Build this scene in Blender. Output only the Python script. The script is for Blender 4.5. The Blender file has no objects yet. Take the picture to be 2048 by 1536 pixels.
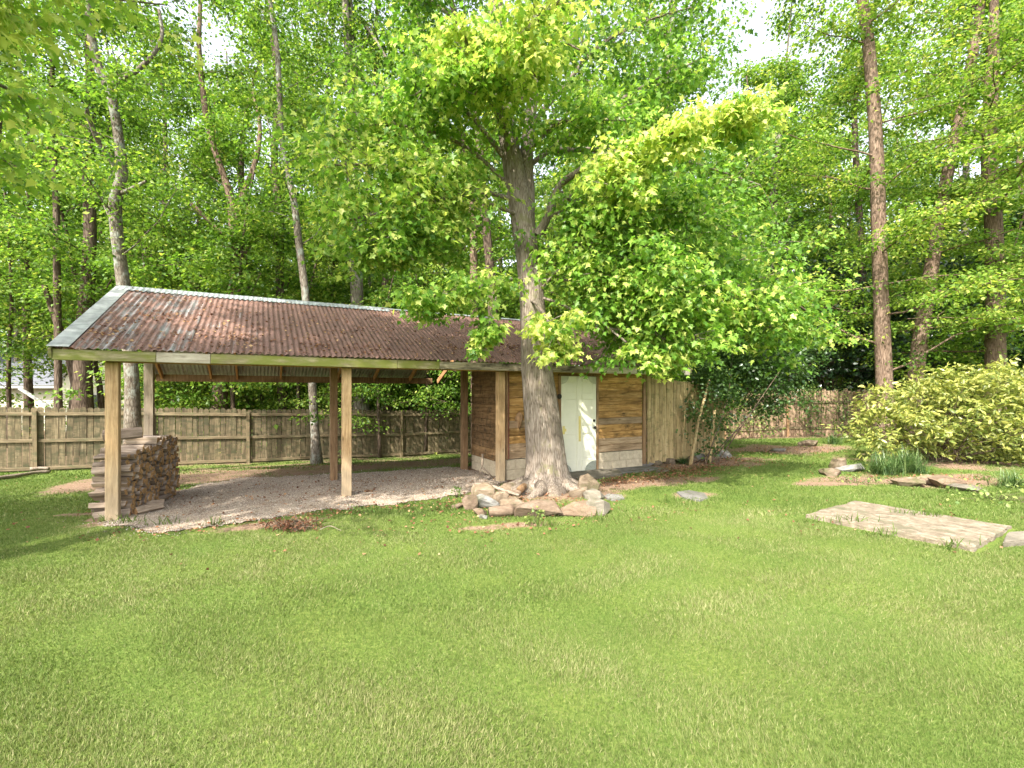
import bpy, bmesh, math, random
import numpy as np
from mathutils import Vector, Matrix, noise as mnoise

random.seed(11)
rng = np.random.default_rng(11)
sc = bpy.context.scene
COL = sc.collection
R = math.radians

# ------------------------------------------------------------------ camera, sky, sun, exposure
FPX, HZ, CX, CAMZ = 940.0, 785.0, 1024.0, 1.70      # focal length and horizon in photograph pixels
cam_d = bpy.data.cameras.new('camera')
cam_d.sensor_width = 36.0
cam_d.lens = FPX / 2048 * 36.0
cam_d.shift_y = (HZ - 768) / 2048
cam_d.clip_end = 1000
cam = bpy.data.objects.new('camera', cam_d)
cam.location = (0, 0, CAMZ)
cam.rotation_euler = (R(90), 0, 0)
COL.objects.link(cam)
sc.camera = cam

SUN_DIR = Vector((-0.42, -0.80, 0)).normalized()     # horizontal direction towards the sun
SUN_EL = R(48)
world = bpy.data.worlds.new('World')
sc.world = world
world.use_nodes = True
wn = world.node_tree
wn.nodes.clear()
sky = wn.nodes.new('ShaderNodeTexSky')
sky.sky_type = 'NISHITA'
sky.sun_disc = False
sky.sun_elevation = SUN_EL
sky.sun_rotation = math.atan2(SUN_DIR.x, SUN_DIR.y)
sky.air_density = 1.0
sky.dust_density = 4.0
sky.ozone_density = 1.0
bg = wn.nodes.new('ShaderNodeBackground')
bg.inputs['Strength'].default_value = 0.15
wo = wn.nodes.new('ShaderNodeOutputWorld')
pale = wn.nodes.new('ShaderNodeHueSaturation')       # thin high haze: a whiter sky than clear air gives
pale.inputs['Saturation'].default_value = 0.35
pale.inputs['Value'].default_value = 1.25
wn.links.new(sky.outputs[0], pale.inputs['Color'])
wn.links.new(pale.outputs[0], bg.inputs[0])
wn.links.new(bg.outputs[0], wo.inputs[0])

sun_d = bpy.data.lights.new('sun', 'SUN')
sun_d.energy = 3.6
sun_d.angle = R(0.6)
sun_d.color = (1.0, 0.95, 0.86)
sun = bpy.data.objects.new('sun', sun_d)
sv = Vector((SUN_DIR.x * math.cos(SUN_EL), SUN_DIR.y * math.cos(SUN_EL), math.sin(SUN_EL)))
sun.rotation_euler = sv.to_track_quat('Z', 'Y').to_euler()
sun.location = sv * 40
COL.objects.link(sun)

vs = sc.view_settings
vs.view_transform = 'Standard'
vs.look = 'None'
vs.exposure = 1.8
vs.gamma = 1.0
vs.use_curve_mapping = False
cy = sc.cycles
cy.max_bounces = 10
cy.diffuse_bounces = 6
cy.glossy_bounces = 2
cy.transmission_bounces = 6
cy.transparent_max_bounces = 4
cy.use_denoising = True
cy.denoising_input_passes = 'RGB_ALBEDO_NORMAL'
cy.denoising_prefilter = 'NONE'
cy.use_adaptive_sampling = False
cy.sample_clamp_indirect = 3.0
cy.caustics_reflective = False
cy.caustics_refractive = False

# ------------------------------------------------------------------ coordinates
O = np.array([-5.32, 6.267])                          # foot of the carport's front left post
U = np.array([0.882, 0.471]); U /= np.linalg.norm(U)  # along the eave, to the right
V = np.array([-U[1], U[0]])                           # towards the back
BANG = math.atan2(U[1], U[0])


def sd(x, y):
    a, b = x - O[0], y - O[1]
    return a * U[0] + b * U[1], a * V[0] + b * V[1]


def bw(s, d):
    p = O + s * U + d * V
    return float(p[0]), float(p[1])


def sstep(a, b, t):
    t = np.clip((t - a) / (b - a), 0, 1)
    return t * t * (3 - 2 * t)


def gz(x, y):
    s, d = sd(x, y)
    drop = np.clip(0.33 + 0.0264 * (s + 4.1), 0.2, 0.62)
    und = 0.012 * np.sin(x * 1.3 + 0.6 * y) + 0.010 * np.sin(0.9 * y - 0.5 * x + 1)
    far = sstep(30, 70, y) * 0.8
    return -sstep(2.2, 8.6, d) * drop + und * sstep(0.0, 3.0, np.abs(d - 1.0)) + far


def P(px, py, Y):
    return Vector(((px - CX) / FPX * Y, Y, CAMZ - (py - HZ) / FPX * Y))


def G(px, py):
    """where the sight line through a photograph pixel meets the ground"""
    Y = 1.5
    prev = Y
    while Y < 80:
        z = CAMZ - (py - HZ) / FPX * Y
        if z <= gz((px - CX) / FPX * Y, Y):
            lo, hi = prev, Y
            for _ in range(25):
                m = (lo + hi) / 2
                if CAMZ - (py - HZ) / FPX * m <= gz((px - CX) / FPX * m, m):
                    hi = m
                else:
                    lo = m
            Y = hi
            break
        prev = Y
        Y += 0.05
    x = (px - CX) / FPX * Y
    return Vector((x, Y, float(gz(x, Y))))


def vnoise(x, y, seed=0.0):
    """cheap smooth value noise in [-1, 1]"""
    return (np.sin(x * 1.7 + 3.1 * np.sin(y * 0.9 + seed) + seed) * 0.5
            + np.sin(y * 2.3 + 2.2 * np.sin(x * 1.3 - seed)) * 0.3
            + np.sin((x + y) * 4.1 + 1.7 * np.sin(x * 3.7) + seed * 2) * 0.2)


# ------------------------------------------------------------------ object helpers
def link(o, parent=None):
    COL.objects.link(o)
    if parent is not None:
        o.parent = parent
    return o


def tag(o, label=None, cat=None, group=None, kind=None):
    if label: o['label'] = label
    if cat: o['category'] = cat
    if group: o['group'] = group
    if kind: o['kind'] = kind
    return o


def empty(name, loc=(0, 0, 0), rz=0.0, label=None, cat=None, group=None):
    o = bpy.data.objects.new(name, None)
    o.location = loc
    o.rotation_euler = (0, 0, rz)
    o.empty_display_size = 0.2
    return tag(link(o), label, cat, group)


def mesh(name, verts, faces, mat, smooth=False):
    me = bpy.data.meshes.new(name)
    me.from_pydata([tuple(v) for v in verts], [], faces)
    if isinstance(mat, (list, tuple)):
        for m in mat: me.materials.append(m)
    elif mat is not None:
        me.materials.append(mat)
    if smooth:
        me.polygons.foreach_set('use_smooth', [True] * len(me.polygons))
    me.update()
    return me


def obj(name, me, parent=None, loc=(0, 0, 0), rot=(0, 0, 0), scale=None):
    o = bpy.data.objects.new(name, me)
    o.location = loc
    o.rotation_euler = rot
    if scale is not None:
        o.scale = scale
    return link(o, parent)


def chamfer_box(dx, dy, dz, c=0.004, bend=0.0):
    hx, hy, hz = dx / 2, dy / 2, dz / 2
    c = min(c, hx * 0.45, hy * 0.45, hz * 0.45)
    vs_, idx = [], {}
    for sx in (-1, 1):
        for sy in (-1, 1):
            for sz in (-1, 1):
                for ax in range(3):
                    p = [sx * hx, sy * hy, sz * hz]
                    for k, s_ in enumerate((sx, sy, sz)):
                        if k != ax:
                            p[k] -= s_ * c
                    idx[(sx, sy, sz, ax)] = len(vs_)
                    vs_.append(p)
    fs = []
    for ax in range(3):
        o1, o2 = [k for k in range(3) if k != ax]
        for s_ in (-1, 1):
            q = []
            for a, b in ((-1, -1), (1, -1), (1, 1), (-1, 1)):
                k = [0, 0, 0]; k[ax] = s_; k[o1] = a; k[o2] = b
                q.append(idx[(k[0], k[1], k[2], ax)])
            fs.append(q)
        for a in (-1, 1):                             # edges running along ax
            for b in (-1, 1):
                k1 = [0, 0, 0]; k1[o1] = a; k1[o2] = b
                ka = list(k1); ka[ax] = -1
                kb = list(k1); kb[ax] = 1
                fs.append([idx[(*ka, o1)], idx[(*ka, o2)], idx[(*kb, o2)], idx[(*kb, o1)]])
    for sx in (-1, 1):
        for sy in (-1, 1):
            for sz in (-1, 1):
                fs.append([idx[(sx, sy, sz, 0)], idx[(sx, sy, sz, 1)], idx[(sx, sy, sz, 2)]])
    return vs_, fs


def fix_normals(me):
    bm = bmesh.new(); bm.from_mesh(me)
    bmesh.ops.recalc_face_normals(bm, faces=bm.faces)
    bm.to_mesh(me); bm.free()


def box(name, parent, c, dims, mat, rot=(0, 0, 0), ch=0.004, warp=0.0):
    v, f = chamfer_box(*dims, c=ch)
    if warp:
        v = [(p[0] + random.uniform(-warp, warp), p[1] + random.uniform(-warp, warp) * 0.5, p[2] + random.uniform(-warp, warp)) for p in v]
    me = mesh(name, v, f, mat)
    fix_normals(me)
    return obj(name, me, parent, c, rot)


class MB:
    def __init__(self):
        self.v, self.f = [], []

    def add(self, v, f, M=None):
        n = len(self.v)
        for p in v:
            self.v.append(tuple(M @ Vector(p)) if M is not None else tuple(p))
        for q in f:
            self.f.append([i + n for i in q])

    def box(self, c, dims, rot=None, ch=0.003):
        v, f = chamfer_box(*dims, c=ch)
        M = Matrix.Translation(c)
        if rot is not None:
            M = M @ rot.to_4x4()
        self.add(v, f, M)

    def tube(self, pts, rad, n=8, wob=0.0, cap=True, flare=None):
        pts = [Vector(p) for p in pts]
        base = len(self.v)
        t0 = (pts[1] - pts[0]).normalized()
        ref = Vector((1, 0, 0)) if abs(t0.x) < 0.8 else Vector((0, 1, 0))
        a = (ref - t0 * ref.dot(t0)).normalized()
        for i, p in enumerate(pts):
            t = (pts[min(i + 1, len(pts) - 1)] - pts[max(i - 1, 0)]).normalized()
            a = (a - t * a.dot(t)).normalized()
            b = t.cross(a)
            for k in range(n):
                ph = 2 * math.pi * k / n
                r = rad[i] * (1 + (random.uniform(-wob, wob) if wob else 0))
                if flare:
                    r *= flare(i, ph)
                self.v.append(tuple(p + (a * math.cos(ph) + b * math.sin(ph)) * r))
        for i in range(len(pts) - 1):
            for k in range(n):
                k2 = (k + 1) % n
                self.f.append([base + i * n + k, base + i * n + k2, base + (i + 1) * n + k2, base + (i + 1) * n + k])
        if cap:
            self.f.append([base + k for k in range(n)][::-1])
            self.f.append([base + (len(pts) - 1) * n + k for k in range(n)])

    def build(self, name, mat, parent=None, smooth=False, loc=(0, 0, 0), rot=(0, 0, 0), fix=False):
        me = mesh(name, self.v, self.f, mat, smooth)
        if fix:
            fix_normals(me)
        return obj(name, me, parent, loc, rot)


# leaf / blade scattering --------------------------------------------------
KITE = (np.array([[0, 0, 0], [-.34, .42, .07], [0, 1, -.04], [.34, .42, .07]], float), np.array([[0, 2, 1], [0, 3, 2]]))
LONG = (np.array([[0, 0, 0], [-.17, .3, .04], [-.15, .65, .05], [0, 1, -.06], [.15, .65, .05], [.17, .3, .04], [0, .5, 0]], float),
        np.array([[0, 6, 1], [1, 6, 2], [2, 6, 3], [3, 6, 4], [4, 6, 5], [5, 6, 0]]))
MAPLE = (np.array([[0, 0, 0], [-.30, .02, .04], [-.20, .24, .05], [-.56, .42, .06], [-.24, .52, .05], [0, 1.0, -.10],
                   [.24, .52, .05], [.56, .42, .06], [.20, .24, .05], [.30, .02, .04]], float),
         np.array([[0, 2, 1], [0, 4, 2], [2, 4, 3], [0, 5, 4], [0, 6, 5], [0, 8, 6], [8, 7, 6], [0, 9, 8]]))
BLADE = (np.array([[-.5, 0, 0], [.5, 0, 0], [-.38, .5, .06], [.38, .5, .06], [0, 1, .30]], float), np.array([[0, 1, 3], [0, 3, 2], [2, 3, 4]]))
BLADE1 = (np.array([[-.5, 0, 0], [.5, 0, 0], [0, 1, .15]], float), np.array([[0, 1, 2]]))
OCTA = (np.array([[1, 0, 0], [-1, 0, 0], [0, 1, 0], [0, -1, 0], [0, 0, .7], [0, 0, -.7]], float),
        np.array([[0, 2, 4], [2, 1, 4], [1, 3, 4], [3, 0, 4], [2, 0, 5], [1, 2, 5], [3, 1, 5], [0, 3, 5]]))


def unit(a):
    return a / np.maximum(np.linalg.norm(a, axis=-1, keepdims=True), 1e-9)


def scatter(tmpl, pos, tip, nrm, size, tint, widen=1.0):
    tv, tf = tmpl
    tip = unit(tip)
    b = unit(np.cross(tip, nrm))
    n = np.cross(b, tip)
    size = np.asarray(size)
    w = size * widen
    Vv = (pos[:, None, :] + (tv[None, :, 0:1] * w[:, None, None]) * b[:, None, :]
          + (tv[None, :, 1:2] * size[:, None, None]) * tip[:, None, :]
          + (tv[None, :, 2:3] * size[:, None, None]) * n[:, None, :])
    N, K = len(pos), len(tv)
    Ff = (np.arange(N) * K)[:, None, None] + tf[None]
    return Vv.reshape(-1, 3), Ff.reshape(-1, 3), np.repeat(tint, K)


def np_mesh(name, parts, mat):
    Vs, Fs, Ts, n = [], [], [], 0
    for v, f, t in parts:
        Vs.append(v); Fs.append(f + n); Ts.append(t); n += len(v)
    Vv, Ff, T = np.concatenate(Vs), np.concatenate(Fs), np.concatenate(Ts)
    me = bpy.data.meshes.new(name)
    me.vertices.add(len(Vv)); me.vertices.foreach_set('co', Vv.astype(np.float32).ravel())
    me.loops.add(len(Ff) * 3); me.loops.foreach_set('vertex_index', Ff.astype(np.int32).ravel())
    me.polygons.add(len(Ff))
    me.polygons.foreach_set('loop_start', np.arange(0, len(Ff) * 3, 3, dtype=np.int32))
    me.update(calc_edges=True)
    at = me.attributes.new('tint', 'FLOAT', 'POINT')
    at.data.foreach_set('value', T.astype(np.float32))
    me.materials.append(mat)
    me.validate()
    return me


def leaf_sprays(centers, rad, per, size, tint, flat=0.35, droop=0.5, tmpl=KITE, up=1.0, tj=0.16, spread=None):
    """sprays of leaves round each centre: a flattish cushion, leaves pointing out and down"""
    centers = np.asarray(centers, float)
    M = len(centers)
    rad = np.broadcast_to(np.asarray(rad, float), (M,))
    off = rng.normal(0, 0.5, (M, per, 3))
    off[..., 2] *= flat
    pos = centers[:, None, :] + off * rad[:, None, None]
    pos[..., 2] -= 0.25 * (off[..., 0] ** 2 + off[..., 1] ** 2) * rad[:, None] * droop
    out = off.copy(); out[..., 2] = 0
    tip = unit(out + rng.normal(0, .5, out.shape) * 0.6) + np.array([0, 0, -droop]) + rng.normal(0, .25, out.shape)
    nrm = np.array([0, 0, up]) + rng.normal(0, .45, out.shape)
    ti = np.broadcast_to(np.asarray(tint, float), (M,))[:, None] + rng.normal(0, tj, (M, per))
    sz = size * rng.uniform(.65, 1.25, (M, per))
    return scatter(tmpl, pos.reshape(-1, 3), tip.reshape(-1, 3), nrm.reshape(-1, 3), sz.ravel(), np.clip(ti, 0, 1).ravel())


# ------------------------------------------------------------------ materials
def nd(nt, typ, ins=None, **props):
    n = nt.nodes.new(typ)
    for k, v in props.items():
        setattr(n, k, v)
    for k, v in (ins or {}).items():
        s = n.inputs[k]
        if isinstance(v, bpy.types.NodeSocket):
            nt.links.new(v, s)
        else:
            s.default_value = v
    return n


def c4(c):
    return (c[0], c[1], c[2], 1)


def ramp(nt, fac, stops):
    n = nt.nodes.new('ShaderNodeValToRGB')
    e = n.color_ramp.elements
    while len(e) < len(stops):
        e.new(0.5)
    for i, (p, c) in enumerate(stops):
        e[i].position = p
        e[i].color = c4(c) if len(c) == 3 else c
    nt.links.new(fac, n.inputs[0])
    return n.outputs[0]


def new_mat(name):
    m = bpy.data.materials.new(name)
    m.use_nodes = True
    nt = m.node_tree
    nt.nodes.clear()
    out = nt.nodes.new('ShaderNodeOutputMaterial')
    return m, nt, out


def mixc(nt, fac, a, b, mode='MIX'):
    n = nt.nodes.new('ShaderNodeMix')
    n.data_type = 'RGBA'; n.blend_type = mode
    for k, v in ((0, fac), (6, a), (7, b)):
        s = n.inputs[k]
        if isinstance(v, bpy.types.NodeSocket):
            nt.links.new(v, s)
        else:
            s.default_value = v if k == 0 else c4(v)
    return n.outputs[2]


def mth(nt, op, a, b=0.0, clamp=False):
    n = nt.nodes.new('ShaderNodeMath')
    n.operation = op; n.use_clamp = clamp
    for i, v in enumerate((a, b)):
        if isinstance(v, bpy.types.NodeSocket):
            nt.links.new(v, n.inputs[i])
        else:
            n.inputs[i].default_value = v
    return n.outputs[0]


def obj_coord(nt, scale=(1, 1, 1), rand=True):
    tc = nt.nodes.new('ShaderNodeTexCoord')
    v = tc.outputs['Object']
    if rand:
        oi = nt.nodes.new('ShaderNodeObjectInfo')
        mul = nd(nt, 'ShaderNodeVectorMath', {0: (37.0, 53.0, 71.0)}, operation='SCALE')
        nt.links.new(oi.outputs['Random'], mul.inputs['Scale'])
        v = nd(nt, 'ShaderNodeVectorMath', {0: v, 1: mul.outputs[0]}, operation='ADD').outputs[0]
    mp = nd(nt, 'ShaderNodeMapping', {'Vector': v, 'Scale': scale})
    return mp.outputs[0]


def noise(nt, vec, scale, detail=6, rough=0.6, dist=0.0):
    return nd(nt, 'ShaderNodeTexNoise', {'Vector': vec, 'Scale': scale, 'Detail': detail, 'Roughness': rough, 'Distortion': dist}).outputs[0]


def wood(name, c1, c2, c3=None, axis='X', grain=14.0, moss=None, moss_amt=0.5, knots=0.0, vary=0.25, rough=0.8, bump=0.35, foot=None):
    m, nt, out = new_mat(name)
    st = {'X': (0.08, 1, 1), 'Y': (1, 0.08, 1), 'Z': (1, 1, 0.08)}[axis]
    g = obj_coord(nt, tuple(s * grain for s in st))
    n1 = noise(nt, g, 1.6, 8, 0.65, 0.4)
    col = ramp(nt, n1, [(0.30, c1), (0.52, c2), (0.72, c3 or c2)])
    fine = noise(nt, g, 6.0, 5, 0.7)
    col = mixc(nt, 0.55, col, ramp(nt, fine, [(0.3, (0.45, 0.42, 0.4)), (0.65, (1.15, 1.15, 1.15))]), 'MULTIPLY')
    big = obj_coord(nt, (1, 1, 1))
    blot = noise(nt, big, 2.6, 5, 0.6)
    col = mixc(nt, 0.6, col, ramp(nt, blot, [(0.32, (0.55, 0.53, 0.5)), (0.6, (1.1, 1.1, 1.1))]), 'MULTIPLY')
    if knots:
        vv = nd(nt, 'ShaderNodeTexVoronoi', {'Vector': obj_coord(nt, tuple(5.0 * (0.45 if s < .5 else 1.5) for s in st)), 'Scale': 1.0, 'Randomness': 1.0})
        k = ramp(nt, vv.outputs['Distance'], [(0.06, (1, 1, 1)), (0.12, (0, 0, 0))])
        col = mixc(nt, mth(nt, 'MULTIPLY', k, knots), col, (0.025, 0.015, 0.008))
    if moss:
        mn = noise(nt, obj_coord(nt, (1.4, 4, 4)), 2.2, 6, 0.65)
        col = mixc(nt, ramp(nt, mn, [(0.62 - moss_amt * .35, (0, 0, 0)), (0.78 - moss_amt * .3, (.9, .9, .9))]), col, moss)
    if foot:                                          # rain-bleached grey lower end
        tcf = nt.nodes.new('ShaderNodeTexCoord')
        zf = nd(nt, 'ShaderNodeSeparateXYZ', {0: tcf.outputs['Object']}).outputs[2]
        zf = mth(nt, 'ADD', mth(nt, 'MULTIPLY', zf, -.6), mth(nt, 'MULTIPLY', blot, .7))
        col = mixc(nt, ramp(nt, zf, [(0.45, (0, 0, 0)), (1.0, (.85, .85, .85))]), col, mixc(nt, 1.0, foot, ramp(nt, fine, [(0.3, (.7, .7, .7)), (0.7, (1.1, 1.1, 1.1))]), 'MULTIPLY'))
    oi = nt.nodes.new('ShaderNodeObjectInfo')
    hs = nd(nt, 'ShaderNodeHueSaturation', {'Color': col, 'Value': nd(nt, 'ShaderNodeMapRange', {0: oi.outputs['Random'], 3: 1 - vary, 4: 1 + vary}).outputs[0]})
    bs = nd(nt, 'ShaderNodeBsdfPrincipled', {'Base Color': hs.outputs[0], 'Roughness': rough, 'Specular IOR Level': 0.25})
    bp = nd(nt, 'ShaderNodeBump', {'Strength': bump, 'Distance': 0.01, 'Height': mth(nt, 'ADD', n1, mth(nt, 'MULTIPLY', fine, .4))})
    nt.links.new(bp.outputs[0], bs.inputs['Normal'])
    nt.links.new(bs.outputs[0], out.inputs[0])
    return m


def bark(name, c1, c2, c3, zs=0.16, scale=16.0, bump=0.8, patch=None, patch_amt=.5):
    m, nt, out = new_mat(name)
    g = obj_coord(nt, (scale, scale, scale * zs))
    n1 = noise(nt, g, 1.0, 8, 0.65, 0.6)
    vo = nd(nt, 'ShaderNodeTexVoronoi', {'Vector': g, 'Scale': 0.9}, feature='DISTANCE_TO_EDGE').outputs[0]
    n9 = noise(nt, g, 3.1, 6, 0.7, 0.3)
    h = mth(nt, 'ADD', mth(nt, 'MULTIPLY', ramp(nt, vo, [(0.0, (0, 0, 0)), (0.22, (1, 1, 1))]), 0.22), mth(nt, 'ADD', mth(nt, 'MULTIPLY', n1, 0.45), mth(nt, 'MULTIPLY', n9, 0.40)))
    col = ramp(nt, h, [(0.36, c1), (0.56, c2), (0.78, c3)])
    big = noise(nt, obj_coord(nt, (1, 1, .6)), 1.8, 5, 0.6)
    col = mixc(nt, .7, col, ramp(nt, big, [(0.35, (.65, .62, .58)), (0.62, (1.15, 1.15, 1.15))]), 'MULTIPLY')
    if patch:
        pn = noise(nt, obj_coord(nt, (1, 1, .7)), 5.0, 5, 0.7)
        col = mixc(nt, ramp(nt, pn, [(0.68 - patch_amt * .3, (0, 0, 0)), (0.76 - patch_amt * .3, (.85, .85, .85))]), col, patch)
    bs = nd(nt, 'ShaderNodeBsdfPrincipled', {'Base Color': col, 'Roughness': 0.9, 'Specular IOR Level': 0.15})
    bp = nd(nt, 'ShaderNodeBump', {'Strength': bump, 'Distance': 0.03, 'Height': h})
    nt.links.new(bp.outputs[0], bs.inputs['Normal'])
    nt.links.new(bs.outputs[0], out.inputs[0])
    return m


def leafy(name, stops, trans=0.45, rough=0.45, spec=0.4, tboost=(1.5, 1.7, 0.9), spots=None):
    m, nt, out = new_mat(name)
    at = nd(nt, 'ShaderNodeAttribute', attribute_name='tint')
    col = ramp(nt, at.outputs['Fac'], stops)
    if spots:
        sp = noise(nt, obj_coord(nt, (1, 1, 1), False), 60.0, 3, 0.6)
        col = mixc(nt, ramp(nt, sp, [(0.52, (0, 0, 0)), (0.6, (.8, .8, .8))]), col, spots)
    bs = nd(nt, 'ShaderNodeBsdfPrincipled', {'Base Color': col, 'Roughness': rough, 'Specular IOR Level': spec})
    if trans > 0:
        tr = nd(nt, 'ShaderNodeBsdfTranslucent', {'Color': mixc(nt, 1.0, col, tboost, 'MULTIPLY')})
        mx = nd(nt, 'ShaderNodeMixShader', {0: trans, 1: bs.outputs[0], 2: tr.outputs[0]})
        nt.links.new(mx.outputs[0], out.inputs[0])
    else:
        nt.links.new(bs.outputs[0], out.inputs[0])
    return m


def plain(name, c, rough=0.6, metal=0.0, spec=0.4, nscale=8.0, vary=0.3, bump=0.1):
    m, nt, out = new_mat(name)
    n1 = noise(nt, obj_coord(nt), nscale, 6, 0.65)
    col = mixc(nt, 1.0, c, ramp(nt, n1, [(0.3, (1 - vary,) * 3), (0.7, (1 + vary * .4,) * 3)]), 'MULTIPLY')
    bs = nd(nt, 'ShaderNodeBsdfPrincipled', {'Base Color': col, 'Roughness': rough, 'Metallic': metal, 'Specular IOR Level': spec})
    if bump:
        bp = nd(nt, 'ShaderNodeBump', {'Strength': bump, 'Distance': 0.01, 'Height': n1})
        nt.links.new(bp.outputs[0], bs.inputs['Normal'])
    nt.links.new(bs.outputs[0], out.inputs[0])
    return m


def ground_mat():
    m, nt, out = new_mat('lawn_soil')
    tc = nt.nodes.new('ShaderNodeTexCoord')
    v = tc.outputs['Object']
    at = nd(nt, 'ShaderNodeAttribute', attribute_name='bare')
    n1 = noise(nt, v, 9.0, 8, 0.7)
    n2 = noise(nt, v, 45.0, 6, 0.7)
    n3 = noise(nt, v, 1.1, 4, 0.55)
    grass = ramp(nt, n2, [(0.3, (0.045, 0.075, 0.014)), (0.5, (0.10, 0.145, 0.03)), (0.7, (0.17, 0.19, 0.06))])
    grass = mixc(nt, .6, grass, ramp(nt, n3, [(0.35, (.75, .85, .7)), (0.65, (1.2, 1.1, 1.0))]), 'MULTIPLY')
    dirt = ramp(nt, n2, [(0.28, (0.09, 0.055, 0.035)), (0.5, (0.22, 0.15, 0.10)), (0.72, (0.36, 0.27, 0.20))])
    dirt = mixc(nt, .5, dirt, ramp(nt, n1, [(0.35, (.6, .5, .45)), (0.65, (1.1, 1.1, 1.1))]), 'MULTIPLY')
    f = mth(nt, 'ADD', at.outputs['Fac'], mth(nt, 'MULTIPLY', mth(nt, 'SUBTRACT', n1, .5), .9))
    col = mixc(nt, ramp(nt, f, [(0.35, (0, 0, 0)), (0.65, (1, 1, 1))]), grass, dirt)
    bs = nd(nt, 'ShaderNodeBsdfPrincipled', {'Base Color': col, 'Roughness': 0.95, 'Specular IOR Level': 0.1})
    bp = nd(nt, 'ShaderNodeBump', {'Strength': 0.7, 'Distance': 0.03, 'Height': n2})
    nt.links.new(bp.outputs[0], bs.inputs['Normal'])
    nt.links.new(bs.outputs[0], out.inputs[0])
    return m


def gravel_mat():
    m, nt, out = new_mat('gravel')
    tc = nt.nodes.new('ShaderNodeTexCoord')
    v = tc.outputs['Object']
    vo = nd(nt, 'ShaderNodeTexVoronoi', {'Vector': v, 'Scale': 85.0})
    n3 = noise(nt, v, 1.6, 5, 0.6)
    sep = nd(nt, 'ShaderNodeSeparateColor', {0: vo.outputs['Color']})
    col = ramp(nt, sep.outputs[0], [(0.0, (0.155, 0.118, 0.082)), (0.5, (0.30, 0.245, 0.185)), (1.0, (0.45, 0.385, 0.31))])
    col = mixc(nt, .7, col, ramp(nt, n3, [(0.35, (.7, .62, .56)), (0.65, (1.1, 1.08, 1.06))]), 'MULTIPLY')
    bs = nd(nt, 'ShaderNodeBsdfPrincipled', {'Base Color': col, 'Roughness': 0.9, 'Specular IOR Level': 0.2})
    bp = nd(nt, 'ShaderNodeBump', {'Strength': 0.8, 'Distance': 0.012, 'Height': mth(nt, 'SUBTRACT', 1.0, vo.outputs['Distance'])})
    nt.links.new(bp.outputs[0], bs.inputs['Normal'])
    nt.links.new(bs.outputs[0], out.inputs[0])
    return m


def rust_mat():
    """galvanised corrugated iron; the object's colour says how far the sheet has rusted"""
    m, nt, out = new_mat('rusty_corrugated_iron')
    oi = nt.nodes.new('ShaderNodeObjectInfo')
    am = nd(nt, 'ShaderNodeSeparateColor', {0: oi.outputs['Color']}).outputs[0]
    st = noise(nt, obj_coord(nt, (22, 0.7, 1)), 1.0, 6, 0.6, .3)
    bl = noise(nt, obj_coord(nt, (2.2, 1.2, 1)), 1.4, 6, 0.65)
    f = mth(nt, 'ADD', mth(nt, 'ADD', mth(nt, 'MULTIPLY', st, .55), mth(nt, 'MULTIPLY', bl, .55)), mth(nt, 'SUBTRACT', am, .85))
    fine = noise(nt, obj_coord(nt, (30, 8, 1)), 1.5, 6, 0.7)
    rust = ramp(nt, fine, [(0.25, (0.060, 0.034, 0.025)), (0.5, (0.145, 0.080, 0.058)), (0.75, (0.25, 0.150, 0.112))])
    rust = mixc(nt, .6, rust, ramp(nt, bl, [(0.35, (.6, .58, .58)), (0.65, (1.15, 1.1, 1.1))]), 'MULTIPLY')
    zinc = ramp(nt, fine, [(0.3, (0.22, 0.235, 0.235)), (0.7, (0.40, 0.415, 0.41))])
    fac = ramp(nt, f, [(0.20, (0, 0, 0)), (0.36, (1, 1, 1))])
    col = mixc(nt, fac, zinc, rust)
    bs = nd(nt, 'ShaderNodeBsdfPrincipled', {'Base Color': col, 'Roughness': nd(nt, 'ShaderNodeMapRange', {0: fac, 3: .45, 4: .85}).outputs[0],
                                             'Metallic': nd(nt, 'ShaderNodeMapRange', {0: fac, 3: .55, 4: 0.05}).outputs[0]})
    bp = nd(nt, 'ShaderNodeBump', {'Strength': .2, 'Distance': 0.005, 'Height': fine})
    nt.links.new(bp.outputs[0], bs.inputs['Normal'])
    nt.links.new(bs.outputs[0], out.inputs[0])
    return m


def stone_mat(name, c1, c2, c3, moss=(0.06, 0.066, 0.022), sc=4.0):
    m, nt, out = new_mat(name)
    v = obj_coord(nt, (1, 1, 2.2))
    n1 = noise(nt, v, sc, 8, .75, .5)
    n2 = noise(nt, v, 22.0, 6, .7)
    col = ramp(nt, n1, [(0.3, c1), (0.5, c2), (0.7, c3)])
    col = mixc(nt, .5, col, ramp(nt, n2, [(0.3, (.6, .6, .6)), (0.7, (1.2, 1.2, 1.2))]), 'MULTIPLY')
    mn = noise(nt, obj_coord(nt), 3.0, 5, .65)
    col = mixc(nt, ramp(nt, mn, [(0.52, (0, 0, 0)), (0.66, (.7, .7, .7))]), col, moss)
    oi = nt.nodes.new('ShaderNodeObjectInfo')
    hs = nd(nt, 'ShaderNodeHueSaturation', {'Color': col, 'Value': nd(nt, 'ShaderNodeMapRange', {0: oi.outputs['Random'], 3: .75, 4: 1.3}).outputs[0]})
    bs = nd(nt, 'ShaderNodeBsdfPrincipled', {'Base Color': hs.outputs[0], 'Roughness': .88, 'Specular IOR Level': .25})
    bp = nd(nt, 'ShaderNodeBump', {'Strength': .6, 'Distance': .03, 'Height': mth(nt, 'ADD', n1, mth(nt, 'MULTIPLY', n2, .3))})
    nt.links.new(bp.outputs[0], bs.inputs['Normal'])
    nt.links.new(bs.outputs[0], out.inputs[0])
    return m


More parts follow.
